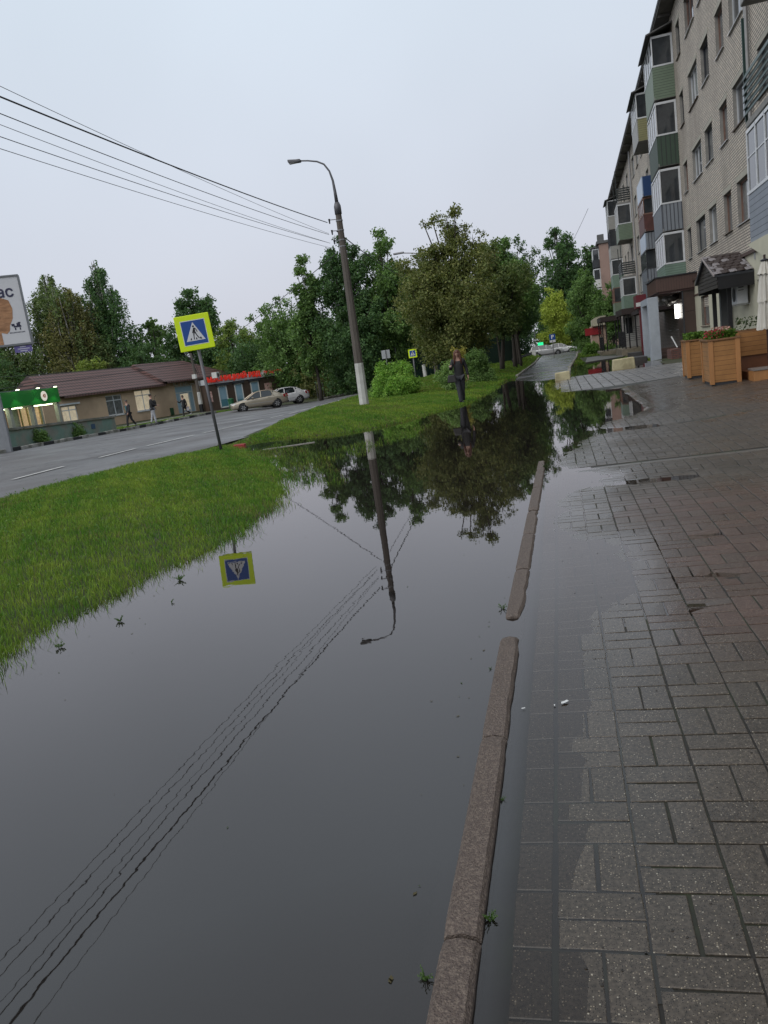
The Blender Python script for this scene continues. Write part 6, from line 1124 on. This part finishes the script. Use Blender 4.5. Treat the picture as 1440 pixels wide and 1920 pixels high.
for i, (x, y) in enumerate([(-3.55, 48.5), (-2.6, 54), (-2.75, 59)]): tree((x, y, 0), 6.5, lumpy([(3, 1.2), (5, 1.5), (6.4, .5)], 4, 70+i), 3500, .16, G_DARK, ['slim stem between the leaning and the second row tree', 'slim stem between the second and third row tree', 'slim stem between the third and fourth row tree'][i], 70+i, .11, group=row)
# distant trees
tree((1.5, 130, -.4), 19.5, lumpy([(2, 4.2), (8, 5.2), (14, 4.0), (18, 2.0), (19.3, .8)], 12, 81, k=.28), 19000, .36, G_DARK, 'tallest far poplar clump behind the yellow-green tree', 81, .4, jit=.3)
tree((5.8, 128, -.4), 16, lumpy([(2, 3.4), (8, 4.0), (13, 3.0), (15.6, .9)], 10, 82, k=.3), 12000, .36, G_DARK, 'lower shoulder of the far poplar clump, next to the pink block', 82, .35, jit=.3)
tree((-.2, 118, -.4), 9.8, lumpy([(1.4, 2.2), (4, 2.7), (7.2, 2.0), (9.6, .7)], 9, 83, k=.33), 15000, .22, G_YEL, 'small yellow-green tree above the parking sign', 83, .18)
tree((3.6, 100, -.3), 10.2, lumpy([(.6, 2.2), (4, 2.6), (8, 1.8), (10, .5)], 9, 84, k=.33), 13000, .24, G_MID, 'mid-green tree between the yellow-green tree and the peach kiosk', 84, .22)
tree((6.5, 96, -.2), 8, lumpy([(.6, 2.2), (4, 2.4), (7.6, 1)], 7, 85, k=.33), 8000, .24, G_MID, 'green tree behind the peach kiosk', 85, .2)
tree((-6.5, 112, -.4), 9, lumpy([(.5, 3.5), (4, 4), (8.6, 2)], 7, 86, k=.4), 11000, .3, ((.015, .028, .018), (.03, .048, .025)), 'dark bluish tree mass left of the far green sign', 86, .3)
tree((-10.5, 95, -.4), 8, lumpy([(.5, 3.5), (4, 4), (7.6, 2)], 7, 87, k=.4), 11000, .28, G_DARK, 'dark tree far behind the lime, beyond the road', 87, .3)
tree((0.5, 150, -.6), 11, lumpy([(.5, 6), (5, 7), (10, 3)], 7, 88, k=.4), 11000, .5, G_DARK, 'farthest dark tree closing the end of the lane', 88, .3)
tree((10, 140, -.6), 11, lumpy([(.5, 6), (5, 7), (10, 3)], 7, 90, k=.4), 9000, .5, G_DARK, 'far dark tree behind the peach kiosk and the pink block', 90, .3)
# bushes
def bush(x, y, z, w, H_, n, leaf, cols, label, seed, ry=.8, k=.34): return tree((x, y, z), H_, lumpy([(H_*.12, w*.8), (H_*.4, w), (H_*.75, w*.7), (H_, w*.25)], 6, seed, ry, k), n, leaf, cols, label, seed, .03, name='bush', kindcat='bush', trunk_top=H_*.7, fork=.1, inner=.3)
bush(-6.45, 30.3, .02, 1.32, 1.22, 20000, .075, G_BRT, 'bright green rounded bush right beside the whitewashed lamp base', 101)
bush(-7.3, 31.2, .0, .5, .6, 3000, .07, G_MID, 'small darker bush half hidden behind the lamp base', 102)
bush(-4.15, 30.0, .05, .5, .9, 4500, .07, ((.05, .09, .03), (.12, .17, .06)), 'loose bush left of the walking woman', 103)
bush(-3.55, 35.2, .05, .75, 1.25, 7000, .08, G_MID, 'dark rounded bush right behind the walking woman', 104)
bush(-4.55, 36.5, .05, .38, 1.75, 1500, .09, ((.09, .09, .02), (.15, .13, .03)), 'yellowing sapling above the head of the walking woman', 105)
bush(-5.6, 44, .0, 1.0, 1.3, 6000, .1, G_DARK, 'low dark bush under the lime tree', 106); bush(-13.2, 59.4, -.2, 1.2, 1.4, 5000, .12, ((.05, .07, .05), (.1, .12, .09)), 'greyish shrub left of the far sheet fence', 107)
bush(-6.2, 58, .0, 1.4, 1.6, 6000, .13, G_DARK, 'dark hedge bush beside the road beyond the lime tree', 108); bush(3.0, 66, -.1, 1.3, .75, 5000, .12, ((.04, .08, .02), (.08, .13, .03)), 'low green hedge before the peach kiosk', 109)
bush(-28.0, 36.8, -.1, .6, .42, 1500, .09, G_MID, 'clump of weeds at the foot of the green concrete wall, nearer one', 110); bush(-28.05, 40.4, -.15, .55, .38, 1300, .09, G_MID, 'clump of weeds at the foot of the green concrete wall, farther one', 111)
bush(-26.8, 31.5, .0, .8, .9, 2500, .1, G_MID, 'weeds around the billboard post', 112)

# kerb weeds
def weed(x, y, n, h, label, seed, cols=((.05, .11, .02), (.10, .17, .04))):
    h *= .55
    rr = random.Random(seed); t = empty('weed', (x, y, .0), 0, label=label, cat='weed', group='small weeds along the puddle'); mb = MB(); C_ = []
    for i in range(n):
        a = rr.uniform(0, 2*PI); l = h*rr.uniform(.5, 1); e_ = Vector((math.cos(a)*l*.75, math.sin(a)*l*.75, l*rr.uniform(.35, .9))); mb.tube([(0, 0, -.02), e_*.5+Vector((0, 0, l*.15)), e_], [.0014, .001, .0007], 4)
        for q in range(6): f_ = .3+.14*q; C_.append(e_*f_+Vector((rr.uniform(-1, 1), rr.uniform(-1, 1), rr.uniform(0, 1)))*h*.08)
    mb.build('stems', pm('weed_stem', (.06, .12, .03), .6), t); leaf_mesh('leaves', np.array([tuple(c) for c in C_]), h*.24, cols[0], cols[1], np.random.RandomState(seed), t, np.ones(len(C_)))
weed(-.305, 1.735, 16, .05, 'bright green weed tuft in the joint right of the kerb', 1); weed(-.445, 1.53, 14, .05, 'green weed left of the kerb at the bottom of the photo', 2); weed(-.31, 2.28, 6, .03, 'tiny weed at the right kerb edge above the bright tuft', 3)
weed(-.44, 4.2, 9, .07, 'grassy weed by the flooded gap in the kerb', 4); weed(-.44, 3.35, 4, .03, 'tiny sprig left of the chipped kerb stone', 5); weed(-.27, 9.2, 16, .12, 'weed cluster at the far end of the kerb', 6, ((.03, .05, .02), (.06, .08, .03)))
weed(-3.1, 5.35, 12, .12, 'broad-leaved plant standing in the water off the lawn edge', 7); weed(-2.85, 4.75, 5, .07, 'lone sprig in the water off the lawn edge', 8); weed(-3.05, 4.4, 9, .10, 'plant at the waterline near the left edge', 9); weed(-3.2, 3.95, 9, .10, 'lowest plant at the waterline by the left edge of the photo', 10)
weed(-2.15, 21.3, 10, .1, 'green weed at the mouth of the puddle before the woman', 12)
# pebbles and specks on the paving
mb = MB(); rr = random.Random(4)
for i in range(260):
    y = 1.3+rr.random()**1.6*7; x = rr.uniform(-.1, .25*y+.6); z = float(paveH(np.array([x]), np.array([y]))[0]); r = rr.uniform(.0015, .0045); mb.ball((x, y, max(z, 0)+.001), (r, r, r*.6), 5)
mb.build('grit', pm('grit_dark', (.02, .018, .016), .7, var=.4), label='dark grit specks scattered over the wet pavers', cat='grit', kind='stuff')

# ---------------------------------------------------------------- grass
def grass_mat():
    mt = bpy.data.materials.new('grass_blade'); mt.use_nodes = True; n = mt.node_tree.nodes; l = mt.node_tree.links; b = n['Principled BSDF']; out = n['Material Output']
    at = n.new('ShaderNodeVertexColor'); at.layer_name = 'Col'; l.new(at.outputs[0], b.inputs['Base Color']); b.inputs['Roughness'].default_value = .5; b.inputs['Specular IOR Level'].default_value = .3
    tr = n.new('ShaderNodeBsdfTranslucent'); l.new(at.outputs[0], tr.inputs[0]); ms = n.new('ShaderNodeMixShader'); ms.inputs[0].default_value = .35; l.new(b.outputs[0], ms.inputs[1]); l.new(tr.outputs[0], ms.inputs[2]); l.new(ms.outputs[0], out.inputs[0]); return mt
GRS = grass_mat()
def grass(name, x, y, z, h, w, col, seed):
    rr = np.random.RandomState(seed); n_ = len(x); a = rr.uniform(0, 2*PI, n_); dx, dy = np.cos(a), np.sin(a); la = rr.uniform(0, 2*PI, n_); ln = h*rr.uniform(.1, .75, n_); lx, ly = np.cos(la)*ln, np.sin(la)*ln
    V = np.zeros((n_, 5, 3)); V[:, 0] = np.stack([x-dx*w/2, y-dy*w/2, z-.01], 1); V[:, 1] = np.stack([x+dx*w/2, y+dy*w/2, z-.01], 1); V[:, 2] = np.stack([x+dx*w*.4+lx*.35, y+dy*w*.4+ly*.35, z+h*.6], 1); V[:, 3] = np.stack([x-dx*w*.4+lx*.35, y-dy*w*.4+ly*.35, z+h*.6], 1); V[:, 4] = np.stack([x+lx, y+ly, z+h*rr.uniform(.85, 1, n_)], 1)
    off = np.arange(n_)[:, None]*5; F = np.concatenate([np.array([[0, 1, 2, 3]])+off, np.array([[3, 2, 4]])+off], 1).ravel(); cnt = np.tile([4, 3], n_)
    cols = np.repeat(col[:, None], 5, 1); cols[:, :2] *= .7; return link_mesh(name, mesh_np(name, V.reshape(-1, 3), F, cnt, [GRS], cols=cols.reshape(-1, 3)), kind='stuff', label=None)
def sample(n_, x0, x1, y0, y1, rr, near=True):
    y = y0+(y1-y0)*(rr.rand(n_)**(1.9 if near else 1)); x = rr.uniform(x0, x1, n_); return x, y
def gcol(x, y, rr):
    n_ = len(x); a = .5+.5*wob(x, y, .9, 3); b = .5+.5*wob(x, y, 3.1, 1); y_ = np.clip(a*.8+b*.3+rr.normal(0, .15, n_)-.22+.35*np.sign(wob(x, y, 5.3, 9))*np.abs(wob(x, y, 5.3, 9)), 0, 1)[:, None]; base = np.array([.10, .245, .025])*(1-y_)+np.array([.32, .42, .055])*y_
    dry = (rr.rand(n_, 1) < (.05+.22*sstep(.1, .6, wob(x, y, .75, 12)))[:, None]); base = np.where(dry, np.array([.24, .21, .08]), base); return base*rr.uniform(.65, 1.25, (n_, 1))
rr = np.random.RandomState(5)
x, y = sample(850000, -13.5, -2.2, 1.5, 31, rr); s = sdist(x, y)+.12*wob(x, y, 1.9); inside_wedge = (np.arctan2(-x, y) < R(56)); dl = np.hypot(x, y)
ok = (s > rr.uniform(-.45, .05, len(x))*rr.rand(len(x))**1.2) & (x < -2.2) & (x > xedge(y)+.05+.12*wob(x, y, 3)) & inside_wedge & (np.hypot(x+6.62, y-25.66) > .2)
x, y, s, dl = x[ok], y[ok], s[ok], dl[ok]; keep = rr.rand(len(x)) < np.clip(1.25-dl/45, .3, 1); x, y, s, dl = x[keep], y[keep], s[keep], dl[keep]
z = landH(x, y); sc_ = np.maximum(1, dl/6.5)
h = (.042+.028*(.5+.5*wob(x, y, 1.4, 6)))*rr.uniform(.6, 1.25, len(x))*np.where(s < .3, 1.1, 1)+np.maximum(-z, 0)*.8; wdt = .0042*sc_*rr.uniform(.7, 1.3, len(x))
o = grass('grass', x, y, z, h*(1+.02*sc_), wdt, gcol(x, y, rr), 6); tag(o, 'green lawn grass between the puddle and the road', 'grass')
# clover and broad leaves in the lawn
x, y = sample(14000, -9.3, -3.0, 2, 20, rr); s = sdist(x, y); ok = (s > .05) & (x > xedge(y)) & (np.arctan2(-x, y) < R(56)) & (wob(x, y, 1.3, 7) > .05); x, y = x[ok], y[ok]
ce = np.stack([x, y, landH(x, y)+rr.uniform(.04, .09, len(x))], 1); o = leaf_mesh('clover', ce, .028, (.06, .15, .03), (.16, .25, .05), rr, None, rr.uniform(.8, 1.2, len(x))); tag(o, 'clover leaves mixed into the lawn', 'clover', kind='stuff')
# sparse flooded grass in the inlet
x = rr.uniform(-6.6, -2.9, 16000); y = rr.uniform(9.5, 17.4, 16000); s = sdist(x, y); band = np.abs((y-12.2)-(x+4.6)*2.0) < 1.4+.8*wob(x, y, 1.5)
ok = (s < 0) & ((s > -.9) | band) & (wob(x, y, 2.4, 5) > -.25) & (rr.rand(len(x)) < .55); x, y = x[ok], y[ok]; n_ = len(x)
o = grass('flooded_grass', x, y, np.full(n_, -.02), rr.uniform(.03, .10, n_), np.full(n_, .009), gcol(x, y, rr)*.8, 8); tag(o, 'sparse grass tips poking through the flooded inlet', 'grass')
# far verges
def verge(name, x0, x1, y0, y1, n_, h, w, label, seed, cond=None):
    rr = np.random.RandomState(seed); x = rr.uniform(x0, x1, n_); y = rr.uniform(y0, y1, n_); ok = np.ones(n_, bool) if cond is None else cond(x, y); x, y = x[ok], y[ok]; zz = landH(x, y) if name != 'far_grass' else zroad(x, y)-.02
    o = grass(name, x, y, zz, rr.uniform(.6, 1.3, len(x))*h, w*rr.uniform(.7, 1.3, len(x)), gcol(x, y, rr)*.85, seed); tag(o, label, 'grass')
verge('verge_grass', -9.3, -2.0, 31, 60, 60000, .09, .035, 'grass under the row of trees beside the lane', 11, lambda x, y: (sdist(x, y) > 0) & (x > xedge(y)+.1) & (x < -2.05))
verge('verge_grass', -9.3, -2.0, 60, 110, 20000, .12, .06, 'far grass strip along the picket railing', 12, lambda x, y: (x > xedge(y)+.1) & (x < -2.2))
verge('verge_grass', .55, 4.2, 38, 80, 26000, .11, .04, 'grass verge right of the lane', 13, lambda x, y: (sdist(x, y) > .02) & (x > np.interp(y, [36, 42, 62, 97], [.45, .65, 1.45, 2.35])) & ~((y > 45.5) & (y < 60.5) & (x > 1.4)))
verge('far_grass', -34, -23.2, 27, 62, 60000, .09, .05, 'grass strip between the far kerb and the tan shop', 14, lambda x, y: (x < kerbx(y)-.15) & ~((x > -34.2) & (y > 52) & (x < -31.5)) & (~((x < -28.1) & (y < 45) & (x > -28.7))))
# fallen leaf litter patch under the trees
x = rr.uniform(-8, -3, 2600); y = rr.uniform(31, 44, 2600); ce = np.stack([x, y, landH(x, y)+.03], 1); o = leaf_mesh('fallen_leaves', ce, .08, (.12, .06, .03), (.2, .12, .05), rr, None, np.ones(len(x))); tag(o, 'brown fallen leaves on the ground behind the bright bush', 'leaves', kind='stuff')
# board lying in the inlet
MB().prism([(-6.5, 15.75, .0), (-5.4, 16.1, .0), (-5.42, 16.15, .0), (-6.52, 15.8, .0)], (0, 0, .015)).build('plank', pm('pale_plank', (.3, .29, .25), .6, var=.3), label='pale plank lying half sunk in the grassy inlet', cat='plank')
MB().box((-7.8, 17.1, -.02), (-7.5, 17.22, .08)).build('red_stone', pm('red_stone', (.3, .03, .03), .6), label='bright red painted kerb chunk beside the road edge', cat='stone', bevel=.02)
# puddle-side chunks across the lawn tip

# leaves and scum floating by the kerb and along the lawn edge
rr = np.random.RandomState(77); n_ = 70; q = rr.rand(n_); x = np.where(q < .55, -.44-np.abs(rr.normal(0, .10, n_)), -3.2+np.abs(rr.normal(0, .25, n_))); y = np.where(q < .55, rr.uniform(1.2, 9, n_), rr.uniform(3.2, 9, n_)); k_ = rr.rand(n_) < .35; x = np.where(k_, rr.uniform(-3, -.5, n_), x); s = sdist(x, y); x, y = x[s < -.02], y[s < -.02]
V = []; F = []; C_ = []
for i in range(len(x)):
    a = rr.uniform(0, 6.28); L_ = rr.uniform(.003, .011); w_ = L_*rr.uniform(.25, .6); ca, sa = math.cos(a), math.sin(a); k = len(V)
    for u, v in ((-L_, 0), (0, w_), (L_, 0), (0, -w_)): V.append((x[i]+u*ca-v*sa, y[i]+u*sa+v*ca, .0025))
    F += [k, k+1, k+2, k+3]; C_ += [(.10, .085, .04) if rr.rand() < .6 else (.06, .09, .03)]*4
link_mesh('floating_bits', mesh_np('floating_bits', V, F, np.full(len(x), 4), [LEAF], cols=np.array(C_)), label='tiny leaf bits floating on the puddle', cat='debris', kind='stuff')
